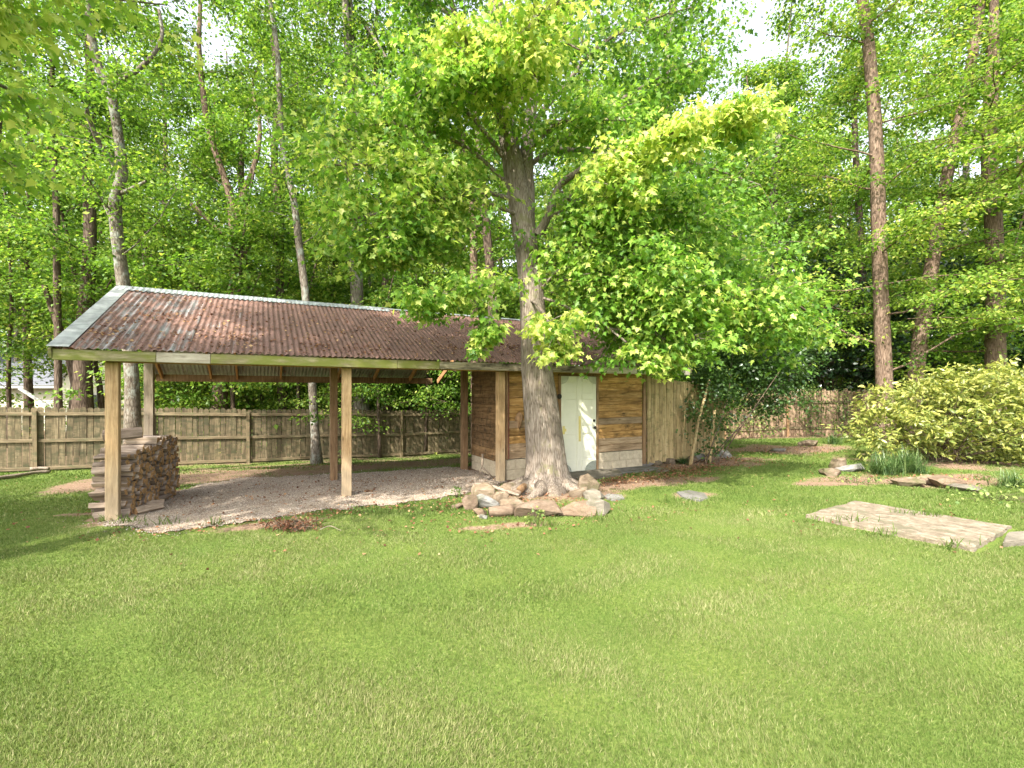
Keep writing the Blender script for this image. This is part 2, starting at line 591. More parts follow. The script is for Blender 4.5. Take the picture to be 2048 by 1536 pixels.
M = {}
M['ground'] = ground_mat()
M['gravel'] = gravel_mat()
M['rust'] = rust_mat()
M['pebble'] = leafy('pebble', [(0, (.13, .10, .075)), (.5, (.30, .255, .205)), (1, (.48, .43, .37))], 0, .85, .2)
M['grass'] = leafy('grass_blade', [(0, (.038, .070, .011)), (.4, (.090, .140, .028)), (.75, (.155, .188, .058)), (1, (.26, .25, .12))], .30, .6, .15, (1.3, 1.35, .8))
M['litter'] = leafy('dead_leaf', [(0, (.075, .032, .018)), (.5, (.20, .095, .05)), (1, (.42, .28, .15))], .15, .8, .15, (1.2, 1.0, .7))
M['maple_leaf'] = leafy('maple_leaf', [(0, (.034, .090, .012)), (.4, (.085, .185, .024)), (.7, (.19, .315, .045)), (1, (.50, .52, .15))], .45, .42, .28, (1.6, 1.7, 1.0))
M['wood_leaf'] = leafy('woodland_leaf', [(0, (.028, .068, .011)), (.4, (.085, .165, .024)), (.75, (.18, .265, .042)), (1, (.38, .39, .10))], .45, .45, .22, (1.65, 1.75, .9))
M['magnolia_leaf'] = leafy('magnolia_leaf', [(0, (.010, .028, .010)), (.6, (.022, .052, .018)), (1, (.05, .085, .03))], .12, .28, .55)
M['camellia_leaf'] = leafy('camellia_leaf', [(0, (.018, .045, .010)), (.6, (.045, .095, .020)), (1, (.11, .175, .04))], .3, .33, .5)
M['aucuba_leaf'] = leafy('aucuba_leaf', [(0, (.035, .07, .014)), (.5, (.12, .165, .034)), (1, (.34, .33, .08))], .3, .36, .45, spots=(.36, .335, .10))
M['liriope_leaf'] = leafy('liriope_leaf', [(0, (.022, .055, .012)), (.6, (.055, .11, .028)), (1, (.19, .24, .09))], .2, .4, .4)
M['ivy_leaf'] = leafy('ivy_leaf', [(0, (.03, .075, .018)), (.5, (.085, .15, .035)), (1, (.24, .27, .08))], .35, .45, .35)

M['bark_maple'] = bark('maple_bark', (.085, .062, .045), (.235, .195, .155), (.33, .285, .235), .09, 42, .8, (.17, .155, .085), .35)
M['bark_pale'] = bark('pale_bark', (.065, .05, .038), (.155, .13, .10), (.25, .225, .19), .3, 22, .7, (.24, .25, .215), .5)
M['bark_dark'] = bark('dark_bark', (.035, .025, .018), (.095, .068, .048), (.17, .13, .10), .14, 20, .8)
M['bark_brown'] = bark('brown_bark', (.065, .042, .03), (.175, .120, .085), (.27, .20, .15), .11, 34, .8)
M['bark_grey'] = bark('grey_bark', (.07, .058, .046), (.175, .15, .12), (.28, .25, .21), .16, 20, .8, (.24, .26, .19), .35)
M['twig'] = bark('twig_bark', (.05, .035, .025), (.11, .08, .055), (.18, .14, .10), .3, 30, .4)

M['post'] = wood('post_pine', (.30, .185, .085), (.47, .315, .165), (.56, .40, .22), 'Z', 15, vary=.10, knots=.6, foot=(.40, .325, .22))
M['post_dark'] = wood('aged_post', (.15, .085, .04), (.27, .165, .085), (.37, .25, .14), 'Z', 15, vary=.15, knots=.5)
M['post_grey'] = wood('grey_post', (.22, .17, .12), (.36, .29, .21), (.46, .39, .30), 'Z', 15, vary=.12, knots=.4)
M['beam'] = wood('beam_pine', (.30, .15, .06), (.44, .25, .11), (.52, .33, .17), 'X', 15, vary=.08, knots=.3)
M['rafter'] = wood('rafter_pine', (.25, .12, .05), (.40, .215, .095), (.48, .29, .15), 'Y', 15, vary=.15, knots=.3)
M['fascia'] = wood('mossy_fascia', (.17, .14, .07), (.30, .26, .145), (.42, .37, .24), 'X', 15, moss=(.15, .165, .028), moss_amt=.75, vary=.12)
M['fascia_pale'] = wood('pale_fascia', (.33, .28, .21), (.48, .43, .34), (.58, .53, .44), 'X', 15, vary=.08, knots=.4)
M['fascia_stained'] = wood('stained_fascia', (.10, .08, .05), (.33, .28, .19), (.55, .50, .40), 'X', 9, moss=(.022, .018, .012), moss_amt=.45, vary=.1)
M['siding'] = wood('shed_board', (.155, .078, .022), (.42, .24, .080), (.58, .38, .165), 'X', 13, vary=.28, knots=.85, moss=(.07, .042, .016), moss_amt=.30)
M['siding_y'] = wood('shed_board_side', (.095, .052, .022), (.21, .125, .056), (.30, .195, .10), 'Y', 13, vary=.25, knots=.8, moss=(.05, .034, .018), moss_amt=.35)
M['siding_low'] = wood('weathered_low_board', (.15, .095, .05), (.30, .21, .125), (.42, .32, .21), 'X', 13, vary=.25, knots=.7)
M['trim'] = wood('corner_trim', (.13, .075, .035), (.25, .155, .08), (.36, .24, .135), 'Z', 13, vary=.2, knots=.6)
M['board_fence'] = wood('upright_fence_board', (.21, .145, .062), (.38, .285, .14), (.50, .40, .225), 'Z', 13, vary=.16, knots=.85, moss=(.14, .13, .05), moss_amt=.3)
M['picket'] = wood('weathered_picket', (.065, .048, .028), (.155, .12, .068), (.25, .20, .125), 'Z', 13, vary=.22, knots=.4, moss=(.050, .050, .024), moss_amt=.5)
M['rail'] = wood('weathered_rail', (.09, .065, .038), (.19, .145, .085), (.28, .225, .14), 'X', 13, vary=.15, moss=(.10, .10, .05), moss_amt=.35)
M['fence_post'] = wood('weathered_fence_post', (.085, .062, .036), (.185, .14, .08), (.27, .215, .135), 'Z', 13, vary=.15, moss=(.08, .08, .04), moss_amt=.4)
M['far_picket'] = wood('far_picket', (.12, .078, .048), (.24, .165, .105), (.35, .26, .175), 'Z', 13, vary=.25, knots=.3)
M['log_side'] = wood('split_log', (.22, .16, .11), (.39, .30, .22), (.52, .43, .34), 'X', 20, vary=.3)
M['log_bark'] = wood('log_bark', (.13, .095, .07), (.27, .21, .16), (.40, .33, .27), 'X', 10, vary=.3, bump=.8)
M['log_end'] = plain('log_end', (.34, .20, .085), .85, nscale=20, vary=.5)
M['door'] = plain('door_paint', (.72, .70, .56), .45, nscale=3, vary=.08, bump=.03)
M['plate'] = plain('pale_yellow_plate', (.70, .58, .20), .5, nscale=12, vary=.2)
M['lattice'] = plain('lattice_bracket', (.20, .23, .19), .6, nscale=12, vary=.3)
M['dark_metal'] = plain('dark_metal', (.03, .026, .022), .4, .7, nscale=20)
M['red_strip'] = plain('red_brown_strip', (.16, .045, .028), .7, nscale=20, vary=.5)
M['block'] = plain('concrete_block', (.46, .385, .27), .92, nscale=14, vary=.3, bump=.4)
M['flash'] = plain('zinc_flashing', (.33, .345, .335), .55, .3, nscale=6, vary=.55)
M['ridge'] = plain('ridge_cap', (.33, .36, .36), .5, .4, nscale=9, vary=.4)
M['slab'] = stone_mat('slab_concrete', (.075, .054, .036), (.155, .125, .088), (.27, .235, .18), (.075, .075, .042), 9.0)
M['stone'] = stone_mat('field_stone', (.075, .05, .032), (.155, .115, .075), (.24, .19, .14))
M['stone_grey'] = stone_mat('grey_stone', (.085, .078, .068), (.165, .155, .14), (.25, .24, .215))
M['stone_red'] = stone_mat('red_stone', (.085, .054, .034), (.155, .108, .072), (.23, .172, .125))
M['flag'] = stone_mat('flag_stone', (.075, .065, .048), (.135, .118, .09), (.20, .18, .14), (.075, .07, .038))
M['stick'] = wood('weathered_stick', (.13, .095, .07), (.25, .20, .15), (.36, .30, .24), 'X', 18, vary=.25)
M['dark_log'] = wood('dark_log', (.075, .05, .034), (.155, .11, .075), (.24, .18, .13), 'X', 12, vary=.2, knots=.4)
M['siding_far'] = plain('cream_siding', (.42, .40, .30), .7, nscale=5, vary=.1, bump=0)
M['shingle'] = plain('grey_shingle', (.13, .135, .155), .9, nscale=30, vary=.5)
M['white_trim'] = plain('white_trim', (.34, .34, .31), .6, nscale=6, vary=.1)
M['glass'] = plain('window_glass', (.03, .04, .04), .08, 0, .8, bump=0)

# ------------------------------------------------------------------ the ground, the gravel pad
MAPLE_XY = G(1092, 978)
GRAVEL_PX = [(205, 1048), (250, 1062), (330, 1066), (420, 1058), (540, 1040), (640, 1024), (760, 1014), (880, 1000), (935, 988), (1000, 978),
             (1015, 960), (928, 937), (900, 934), (760, 944), (640, 950), (480, 958), (390, 972), (335, 992), (190, 1030)]
GRAVEL = np.array([[G(*p).x, G(*p).y] for p in GRAVEL_PX])


def in_poly(x, y, poly):
    x = np.asarray(x, float); y = np.asarray(y, float)
    ins = np.zeros(x.shape, bool)
    n = len(poly)
    for i in range(n):
        x1, y1 = poly[i]; x2, y2 = poly[(i + 1) % n]
        if y1 == y2: continue
        c = ((y1 > y) != (y2 > y)) & (x < (x2 - x1) * (y - y1) / (y2 - y1) + x1)
        ins ^= c
    return ins


def ell(px, py, rx, ry, a=0.0):
    g = G(px, py)
    return (g.x, g.y, rx, ry, a)


BARE_ELL = [ell(1260, 968, 2.2, .55, .45), (MAPLE_XY.x, MAPLE_XY.y, 1.55, 1.3, 0), ell(1420, 925, 2.2, .8, .4), ell(1580, 898, 2.6, 1.3, .2),
            ell(1700, 968, 1.3, .22, -.1), ell(1870, 962, 2.6, .8, .1), ell(1380, 990, .55, .25, 0), ell(1010, 1052, .9, .16, .3),
            ell(300, 1045, .8, .2, .3), ell(560, 1047, .9, .2, .4), ell(1880, 920, 2.4, 1.6, 0),
            ell(150, 1030, .5, .06, .2)]


def bare(x, y):
    s, d = sd(x, y)
    wob = 0.28 * vnoise(x * 1.6, y * 1.6, 2.0) + .14 * vnoise(x * 5, y * 5, 5.)
    b = np.zeros(np.shape(x))
    for (cx, cy_, rx, ry, a) in BARE_ELL:
        ux, uy = math.cos(a), math.sin(a)
        q = np.sqrt((((x - cx) * ux + (y - cy_) * uy) / rx) ** 2 + ((-(x - cx) * uy + (y - cy_) * ux) / ry) ** 2)
        b = np.maximum(b, np.clip((1.35 - q) * .9 + 1.3 * wob, 0, .93))
    yard = sstep(1.8, 3.0, d) * (s < 7) * (0.80 - .35 * sstep(4.5, 7.5, d) + .8 * wob)                # thin ground behind the carport
    yard = np.where(s < -1.6, yard * .35, yard)
    b = np.maximum(b, np.clip(yard, 0, 1))
    b = np.maximum(b, ((s > -.3) & (s < 9.6) & (d > -.2) & (d < 2.0)) * 1.0)
    b = np.maximum(b, sstep(8.9, 9.4, d) * 1.0)
    b = np.maximum(b, sstep(16.5, 19, y) * 1.0)
    return b


def axis(segs):
    a = [segs[0][0]]
    for lo, hi, st in segs:
        n = max(1, int(round((hi - lo) / st)))
        a += list(np.linspace(lo, hi, n + 1)[1:])
    return np.array(a)


gx = axis([(-260, -40, 20), (-40, -17, 2), (-17, 17, .22), (17, 40, 2), (40, 260, 20)])
gy = axis([(-120, -8, 14), (-8, 1, 1), (1, 20, .22), (20, 50, 1.5), (50, 400, 25)])
XX, YY = np.meshgrid(gx, gy)
ZZ = gz(XX, YY)
nx, ny = len(gx), len(gy)
verts = np.stack([XX, YY, ZZ], -1).reshape(-1, 3)
i0 = (np.arange(ny - 1)[:, None] * nx + np.arange(nx - 1)[None]).reshape(-1)
faces = np.stack([i0, i0 + 1, i0 + nx + 1, i0 + nx], -1)
gme = mesh('ground', verts.tolist(), faces.tolist(), M['ground'], True)
at = gme.attributes.new('bare', 'FLOAT', 'POINT')
at.data.foreach_set('value', bare(XX, YY).ravel().astype(np.float32))
tag(obj('ground', gme), 'sunlit back yard ground with mown lawn and bare earth', None, None, 'structure')


def gravel_mask(x, y):
    return in_poly(x + .10 * vnoise(x * 4, y * 4, 1.), y + .10 * vnoise(x * 3.3, y * 4.4, 4.), GRAVEL)


lo, hi = GRAVEL.min(0) - .3, GRAVEL.max(0) + .3
ax_, ay_ = np.arange(lo[0], hi[0], .07), np.arange(lo[1], hi[1], .07)
AX, AY = np.meshgrid(ax_, ay_)
keep = gravel_mask(AX, AY)
AZ = gz(AX, AY) + .014 + .006 * vnoise(AX * 6, AY * 6, 3)
ids = -np.ones(AX.shape, int)
ids[keep] = np.arange(keep.sum())
gv = np.stack([AX[keep], AY[keep], AZ[keep]], -1)
gf = []
for j in range(AX.shape[0] - 1):
    for i in range(AX.shape[1] - 1):
        q = [ids[j, i], ids[j, i + 1], ids[j + 1, i + 1], ids[j + 1, i]]
        if min(q) >= 0: gf.append([int(k) for k in q])
tag(obj('gravel_pavement', mesh('gravel_pavement', gv.tolist(), gf, M['gravel'], True)), 'pale pinkish-grey gravel floor under the carport roof', None, None, 'structure')

# loose pebbles on and around the pad
n = 60000
x = rng.uniform(lo[0] - .2, hi[0] + .2, n); y = rng.uniform(lo[1] - .2, hi[1] + .2, n)
k = gravel_mask(x, y) | ((rng.random(n) < .25) & (gravel_mask(x + rng.normal(0, .25, n), y + rng.normal(0, .25, n))))
x, y = x[k][:19000], y[k][:19000]
n = len(x)
pos = np.stack([x, y, gz(x, y) + .016], -1)
parts = [scatter(OCTA, pos, rng.normal(0, 1, (n, 3)), rng.normal(0, 1, (n, 3)), rng.uniform(.004, .011, n), np.clip(rng.normal(.5, .25, n), 0, 1))]
tag(obj('gravel', np_mesh('gravel', parts, M['pebble'])), 'loose pale gravel stones strewn over the carport floor', None, None, 'stuff')

# ------------------------------------------------------------------ carport with shed
TH = math.atan(1.33 / 3.07)                   # roof pitch
RS0, RS1 = -0.52, 10.59                       # roof ends along the eave
DE, DR, DB = -0.30, 2.77, 6.15                # front eave, ridge, back eave
ZE, ZR = 2.26, 3.59
bld = empty('carport_shed', (O[0], O[1], 0), BANG, 'open wooden carport with rusty corrugated gable roof joined to a plank tool shed', 'carport')


def roof_z(d):
    return ZE + (d - DE) * math.tan(TH) if d < DR else ZR - (d - DR) * math.tan(TH)


# posts
PX_FRONT = [0.0, 2.97, 5.78]
for i, s in enumerate(PX_FRONT):
    box('post', bld, (s + .0, 0, 1.05), (.14, .14, 2.10), M['post'], (0, 0, R(random.uniform(-2, 2))), .006)
for i, (s, d, mt) in enumerate([(0.06, 1.95, 'post_grey'), (2.98, 1.60, 'post_dark'), (5.70, 1.62, 'post_dark')]):
    box('post', bld, (s, d, 1.33), (.13, .13, 2.66), M[mt], (0, 0, R(random.uniform(-2, 2))), .006)
# beams
box('beam', bld, ((0 - .07 + 5.86) / 2, 0, 2.17), (5.93, .09, .14), M['beam'])
box('beam', bld, ((5.87 + 10.2) / 2, 0.0, 2.17), (4.32, .09, .14), M['beam'])
box('beam', bld, (2.9, 1.72, 2.73), (6.1, .09, .14), M['beam'])
# ridge board and back plate
box('ridge_board', bld, ((RS0 + RS1) / 2, DR, ZR - .13), (RS1 - RS0 - .1, .04, .15), M['beam'])
box('back_plate', bld, ((RS0 + 6.45) / 2, DB - .16, roof_z(DB - .16) - .14), (6.45 - RS0 - .06, .045, .17), M['post_dark'])
SL = (DR - DE) / math.cos(TH)


def slope_obj(name, s, t0, t1, w, h, mat, back=False, dz=0.0):
    """a timber lying along the roof slope under the sheets"""
    tm = (t0 + t1) / 2
    dh = tm * math.cos(TH)
    z = (ZE + tm * math.sin(TH)) if not back else (ZR - tm * math.sin(TH))
    d = DE + dh if not back else DR + dh
    return box(name, bld, (s, d, z + dz), (w, t1 - t0, h), mat, ((TH if not back else -TH), 0, 0), .004)


SLB = (DB - DR) / math.cos(TH)
for s in [-.40, .62, 1.62, 2.62, 3.62, 4.62, 5.55, 6.6, 7.7, 8.8, 9.9, 10.45]:
    slope_obj('rafter', s, .05, SL - .05, .04, .12, M['rafter'], False, -.085)


def s_of(px, d):
    m = (px - CX) / FPX
    b = O + d * V
    return (m * b[1] - b[0]) / (U[0] - m * U[1])


for px in [325, 423, 475, 561, 675, 747, 818, 877]:
    slope_obj('rafter', s_of(px, DB - .1), .05, SLB - .02, .042, .14, M['rafter'], True, -.095)
for t in (.5, 1.3, 2.1, 2.9):
    slope_obj('purlin', (RS0 + RS1) / 2, t - .02, t + .06, RS1 - RS0 - .1, .022, M['beam'], False, -.024)

# corrugated sheets
PITCH, NW = 0.0835, 8
SW = PITCH * NW


def sheet_mesh(width, length, amp=.011, rows=4):
    nseg = int(round(width / PITCH * 8))
    vv, ff = [], []
    for r in range(rows + 1):
        for i in range(nseg + 1):
            xx = width * i / nseg
            vv.append((xx, length * r / rows, amp * math.sin(2 * math.pi * xx / PITCH) + random.uniform(-.0012, .0012)))
    for r in range(rows):
        for i in range(nseg):
            a = r * (nseg + 1) + i
            ff.append([a, a + 1, a + nseg + 2, a + nseg + 1])
    return mesh('corrugated_sheet', vv, ff, M['rust'], True)


ncol = int(math.ceil((RS1 - RS0) / SW))
sh_front = [sheet_mesh(SW + PITCH * .5, SL + .03) for _ in range(3)]
sh_back = [sheet_mesh(SW + PITCH * .5, SLB + .03) for _ in range(2)]
for i in range(ncol):
    s = RS0 + i * SW
    if s + SW > RS1 + .2: continue
    lift = random.uniform(0, .004) + (.003 if i % 2 else 0)
    t = i / ncol
    rust = .60 + .40 * min(1, t * 2.6) + random.uniform(-.035, .035)
    o = obj('corrugated_sheet', sh_front[i % 3], bld, (s, DE - .03 * math.cos(TH) + random.uniform(-.012, .004), ZE - .03 * math.sin(TH) + lift + .004), (TH, 0, R(random.uniform(-.12, .12))))
    o.color = (min(rust, 1.05), 0, 0, 1)
    if s + SW < 6.75:
        ob = obj('corrugated_sheet', sh_back[i % 2], bld, (s, DR, ZR + .004 + lift), (-TH, 0, 0))
        ob.color = (.5, 0, 0, 1)

# ridge caps: corrugated formed pieces at the near end, plain roll further along
for i, (a, b) in enumerate([(RS0, 1.9), (1.86, 4.3), (4.26, 6.7), (6.66, 9.1), (9.06, RS1 + .02)]):
    w = b - a
    vv, ff = [], []
    nseg = int(w / PITCH * 8)
    prof = [(-.24, -.24 * math.tan(TH)), (-.12, -.12 * math.tan(TH)), (0, .012), (.12, -.12 * math.tan(TH)), (.24, -.24 * math.tan(TH))]
    amp = .011 if i < 1 else (.006 if i < 2 else .0)
    if not amp:
        nseg = 6
        prof = [(p * .35, q * .35) for p, q in prof]
    for j, (pd, pz) in enumerate(prof):
        for k in range(nseg + 1):
            xx = w * k / nseg
            vv.append((a + xx, DR + pd, ZR + .030 + pz + amp * math.sin(2 * math.pi * (xx + a - RS0) / PITCH) * (0 if j == 2 else 1)))
    for j in range(4):
        for k in range(nseg):
            q = j * (nseg + 1) + k
            ff.append([q, q + 1, q + nseg + 2, q + nseg + 1])
    obj('ridge_cap', mesh('ridge_cap', vv, ff, M['ridge'], True), bld)

# rake flashing and barge board at the near gable
slope_obj('barge_board', RS0 - .015, -.02, SL, .03, .13, M['fascia'], False, -.075)
slope_obj('rake_flashing', RS0 + .065, -.05, SL + .02, .21, .006, M['flash'], False, .026)
slope_obj('rake_flashing', RS0 + .065, -.02, SLB + .05, .21, .006, M['flash'], True, .026)
slope_obj('barge_board', RS0 - .015, 0, SLB, .03, .13, M['fascia'], True, -.075)
slope_obj('barge_board', RS1 + .015, -.02, SL, .03, .13, M['fascia_stained'], False, -.075)

# fascia boards along the front eave: mossy, pale new piece, mossy, stained
segs = [(RS0, 1.02, 'fascia'), (1.02, 2.10, 'fascia_pale'), (2.10, 5.2, 'fascia'), (5.2, 7.4, 'fascia_stained'), (7.4, RS1, 'fascia_pale')]
def s_front(px): return s_of(px, DE)
cuts = [RS0, s_front(312), s_front(421), s_front(795), s_front(880), s_front(1180), RS1]
names = ['fascia', 'fascia_pale', 'fascia', 'fascia', 'fascia_stained', 'fascia_pale']
for a, b, mt in zip(cuts[:-1], cuts[1:], names):
    box('fascia_board', bld, ((a + b) / 2, DE + .02, 2.170), (b - a - .004, .032, .135), M[mt], (R(random.uniform(-1.5, 1.5)), R(random.uniform(-.15, .15)), 0), .004)

# ---- shed walls
SA, SB, DSH = 5.90, 9.41, 1.66
door_a, door_b = 7.16, 8.07
BH = .148
zb0 = .41


def lap_board(parent, s0, s1, d, z, mat, h=BH, side=None):
    tilt = R(4.5)
    L_ = s1 - s0
    if side is None:
        return box('wall_board', parent, ((s0 + s1) / 2, d + random.uniform(-.004, .003), z + h / 2), (L_ - random.uniform(.002, .01), 0.022, h - .005),
                   M[mat], (tilt + R(random.uniform(-.8, .8)), R(random.uniform(-.22, .22)), 0), .004)
    return box('wall_board', parent, (side, (s0 + s1) / 2, z + h / 2), (.022, L_ - random.uniform(.002, .01), h - .005), M[mat],
               (R(random.uniform(-.2, .2)), (tilt if side > 7 else -tilt) * -1, 0), .004)


nrow = 12
for r in range(nrow):
    z = zb0 + r * BH
    if z + BH < 2.10:
        mt_ = 'siding_low' if r < 2 or (r < 5 and random.random() < .35) else 'siding'
        lap_board(bld, SA + .02, door_a - .045, .012, z, mt_)
        lap_board(bld, door_b + .045, SB - .02, .012, z, mt_)
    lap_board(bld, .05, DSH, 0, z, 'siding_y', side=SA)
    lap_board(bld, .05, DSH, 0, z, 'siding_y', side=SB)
    lap_board(bld, SA + .02, SB - .02, DSH + .01, z, 'siding')
lap_board(bld, SA + .02, SB - .02, .002, 2.075, 'siding', .13)
# sheathing behind the laps keeps the shed dark inside
box('inner_wall', bld, (SA + .04, .86, 1.3), (.02, 1.55, 1.75), M['siding_y'])
box('inner_wall', bld, ((SA + door_a) / 2, .05, 1.3), (door_a - SA - .06, .02, 1.75), M['siding'])
box('inner_wall', bld, ((SB + door_b) / 2, .05, 1.3), (SB - door_b - .06, .02, 1.75), M['siding'])
# corner and door trims
box('corner_trim', bld, (SB + .03, -.012, 1.09), (.085, .05, 2.02), M['trim'])
box('corner_trim', bld, (SA + .012, -.005, 1.28), (.05, .035, 1.75), M['trim'])
box('corner_strip', bld, (SA + .045, -.026, 1.27), (.016, .012, 1.7), M['red_strip'])
for s in (door_a - .028, door_b + .028):
    box('door_jamb', bld, (s, -.004, 1.05), (.05, .05, 2.02), M['trim'])
box('door_head', bld, ((door_a + door_b) / 2, -.006, 2.066), (door_b - door_a + .10, .05, .045), M['trim'])
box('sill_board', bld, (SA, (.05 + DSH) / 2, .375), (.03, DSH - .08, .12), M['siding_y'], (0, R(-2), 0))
# blocks
for a, b in ((SA + .01, door_a - .055), (door_b + .055, SB)):
    for c in range(2):
        s = a - (.2 if c else 0)
        while s < b - .02:
            s0, s1 = max(a, s), min(b, s + .40)
            if s1 - s0 > .04:
                box('concrete_block', bld, ((s0 + s1) / 2, .085 - random.uniform(0, .005), .10 + c * .2), (s1 - s0 - .008, .15, .194), M['block'], ch=.006)
            s += .40
for c in range(2):
    d = .17 - (.2 if c else 0)
    while d < DSH:
        d0, d1 = max(.17, d), min(DSH + .02, d + .40)
        if d1 - d0 > .04:
            for ss in (SA + .075, SB - .08):
                box('concrete_block', bld, (ss, (d0 + d1) / 2, .085 + c * .188), (.15, d1 - d0 - .008, .183), M['block'], ch=.006)
        d += .40
box('mortar_bed', bld, ((SA + door_a) / 2, .085, .2), (door_a - SA - .12, .13, .38), M['block'])
box('mortar_bed', bld, ((SB + door_b) / 2, .085, .2), (SB - door_b - .12, .13, .38), M['block'])
box('mortar_bed', bld, (SA + .075, .9, .185), (.13, 1.45, .35), M['block'])

# ---- the door
DW, DH_ = door_b - door_a - .012, 1.985
dc = (door_a + door_b) / 2
door = box('door', bld, (dc, .012, .055 + DH_ / 2), (DW, .03, DH_), M['door'], ch=.003)
tag(door, 'off-white six-panel door with yellow strap plate and lattice corners')
yf = -.019
def dz(z): return z - DH_ / 2
rails = [(0, .24), (.78, .93), (1.50, 1.62), (1.86, DH_)]
for sx in (-DW / 2 + .055, 0, DW / 2 - .055):
    box('stile', door, (sx, yf, 0), (.11 if sx else .10, .018, DH_ - .004), M['door'], ch=.004)
for a, b in rails:
    for sx in (-1, 1):
        box('rail', door, (sx * (DW / 4 - .0025), yf, dz((a + b) / 2)), (DW / 2 - .165, .0178, b - a - .004), M['door'], ch=.004)
for a, b in ((.24, .78), (.93, 1.50), (1.62, 1.86)):
    for sx in (-1, 1):
        box('panel', door, (sx * (DW / 4 - .0025), yf + .001, dz((a + b) / 2)), (DW / 2 - .165 - .05, .008, b - a - .05), M['door'], ch=.012)


def disc(name, parent, c, r, depth, mat, n=20, dome=0.0):
    mb = MB()
    pts, rad = [(0, 0, 0), (0, -depth * .6, 0), (0, -depth, 0)], [r, r, r * .7]
    if dome:
        pts = [(0, 0, 0), (0, -.02, 0), (0, -.035, 0), (0, -.05, 0), (0, -.062, 0)]; rad = [r * .45, r * .45, r, r, r * .55]
    mb.tube(pts, rad, n)
    return mb.build(name, mat, parent, True, c, fix=True)


disc('knob', door, (DW / 2 - .06, yf - .009, dz(.90)), .033, .05, M['dark_metal'], dome=1)
disc('deadbolt', door, (DW / 2 - .06, yf - .009, dz(1.045)), .030, .018, M['dark_metal'])
strap = box('strap_plate', door, (0.015, yf - .013, dz(.885)), (.055, .005, .53), M['plate'], ch=.002)
box('strap_plate', door, (-DW / 2 + .06, yf - .013, dz(.87)), (.055, .005, .17), M['plate'], ch=.002)
box('strap_plate', door, (-DW / 2 + .10, yf - .0115, dz(.87)), (.05, .004, .06), M['plate'], ch=.002)


M['lattice_pale'] = plain('pale_lattice', (.52, .52, .42), .6, nscale=12, vary=.2)


def bracket(cx, cz, rx, rz, sx, sz):
    mb = MB()
    stp = .028
    k = .5
    while k * stp < rx:
        xx = k * stp; h = rz * math.sqrt(max(0, 1 - (xx / rx) ** 2))
        if h > .012: mb.box((sx * xx, 0, sz * h / 2), (.009, .004, h), ch=.001)
        k += 1
    k = .5
    while k * stp < rz:
        zz = k * stp; w = rx * math.sqrt(max(0, 1 - (zz / rz) ** 2))
        if w > .012: mb.box((sx * w / 2, -.004, sz * zz), (w, .004, .009), ch=.001)
        k += 1
    arc = [(sx * rx * math.cos(a), -.003, sz * rz * math.sin(a)) for a in np.linspace(0, math.pi / 2, 10)]
    mb.tube(arc, [.006] * 10, 5)
    mb.build('corner_bracket', M['lattice' if sz > 0 else 'lattice_pale'], door, False, (cx, yf - .013, cz), fix=True)


bracket(DW / 2 - .004, -DH_ / 2 + .006, .28, .19, -1, 1)
bracket(-DW / 2 + .004, -DH_ / 2 + .006, .24, .17, 1, 1)
bracket(DW / 2 - .004, DH_ / 2 - .006, .20, .15, -1, -1)
bracket(-DW / 2 + .004, DH_ / 2 - .006, .17, .15, 1, -1)

# things hung on the shed or leant against it
wx, wy = bw(door_a - .055, -.035)
o = disc('wall_medallion', None, (wx, wy, 1.62), .055, .022, M['dark_metal']); o.rotation_euler = (0, 0, BANG)
tag(o, 'small round dark iron medallion on the planks beside the door', 'medallion')
mb = MB()
mb.tube([(0, 0, .13), (0, -.03, .11), (0, -.05, .02), (0, -.035, -.07), (0, -.015, -.15)], [.055, .062, .052, .036, .012], 10)
mb.box((0, -.005, .05), (.17, .012, .10))
wx, wy = bw(s_of(1038, -.02), -.012)
o = mb.build('wall_sconce', M['trim'], None, True, (wx, wy, 1.14), (0, 0, BANG), fix=True)
tag(o, 'carved wooden horn-shaped holder on planks behind the big trunk', 'wall holder')
wx, wy = bw(door_a - .02, -.075)
o = box('short_board', None, (wx, wy, .36), (.13, .022, .62), M['trim'], (R(-3), 0, BANG))
tag(o, 'short brown board propped upright at the door foot behind the trunk', 'board')
# forked pale stick leaning on the shed side
mb = MB()
a = P(965, 908, 9.15); b = P(964, 935, 9.05); c = G(989, 960); c.z += .01
mb.tube([a, (a + b) / 2 + Vector((.005, 0, 0)), b], [.020, .022, .020], 7)
mb.tube([b, (b + c) / 2 + Vector((.012, 0, .01)), c], [.018, .014, .010], 7)
mb.tube([b, b + Vector((-.035, -.02, -.05)), b + Vector((-.045, -.03, -.10))], [.014, .010, .006], 6)
tag(mb.build('forked_stick', M['post_grey'], None, True, fix=True), 'pale forked stick leaning against the shed side by the post', 'stick')

# dead leaves on the roof
n = 5200
ss = rng.uniform(RS0 + .2, RS1 - .1, n)
dd = DE + (DR - DE) * rng.random(n) ** 1.15
clump = vnoise(ss * 2.2, dd * 2.6, 7) + .6 * rng.random(n)
k = (clump > .12) | (rng.random(n) < .35)
ss, dd = ss[k], dd[k]
extra = []
for (px_, d_) in [(212, .35), (480, .25), (640, .05), (740, .1), (900, .3), (1020, .5), (330, 1.2)]:
    s_ = s_of(px_, d_)
    ss = np.concatenate([ss, s_ + rng.normal(0, .18, 60)]); dd = np.concatenate([dd, d_ + rng.normal(0, .10, 60)])
dd = np.clip(dd, DE, DR)
n = len(ss)
zz = ZE + (dd - DE) * math.tan(TH) + .018 + rng.uniform(0, .012, n)
pw = np.stack([O[0] + ss * U[0] + dd * V[0], O[1] + ss * U[1] + dd * V[1], zz], -1)
nr = np.array([V[0] * -math.sin(TH), V[1] * -math.sin(TH), math.cos(TH)]) + rng.normal(0, .35, (n, 3))
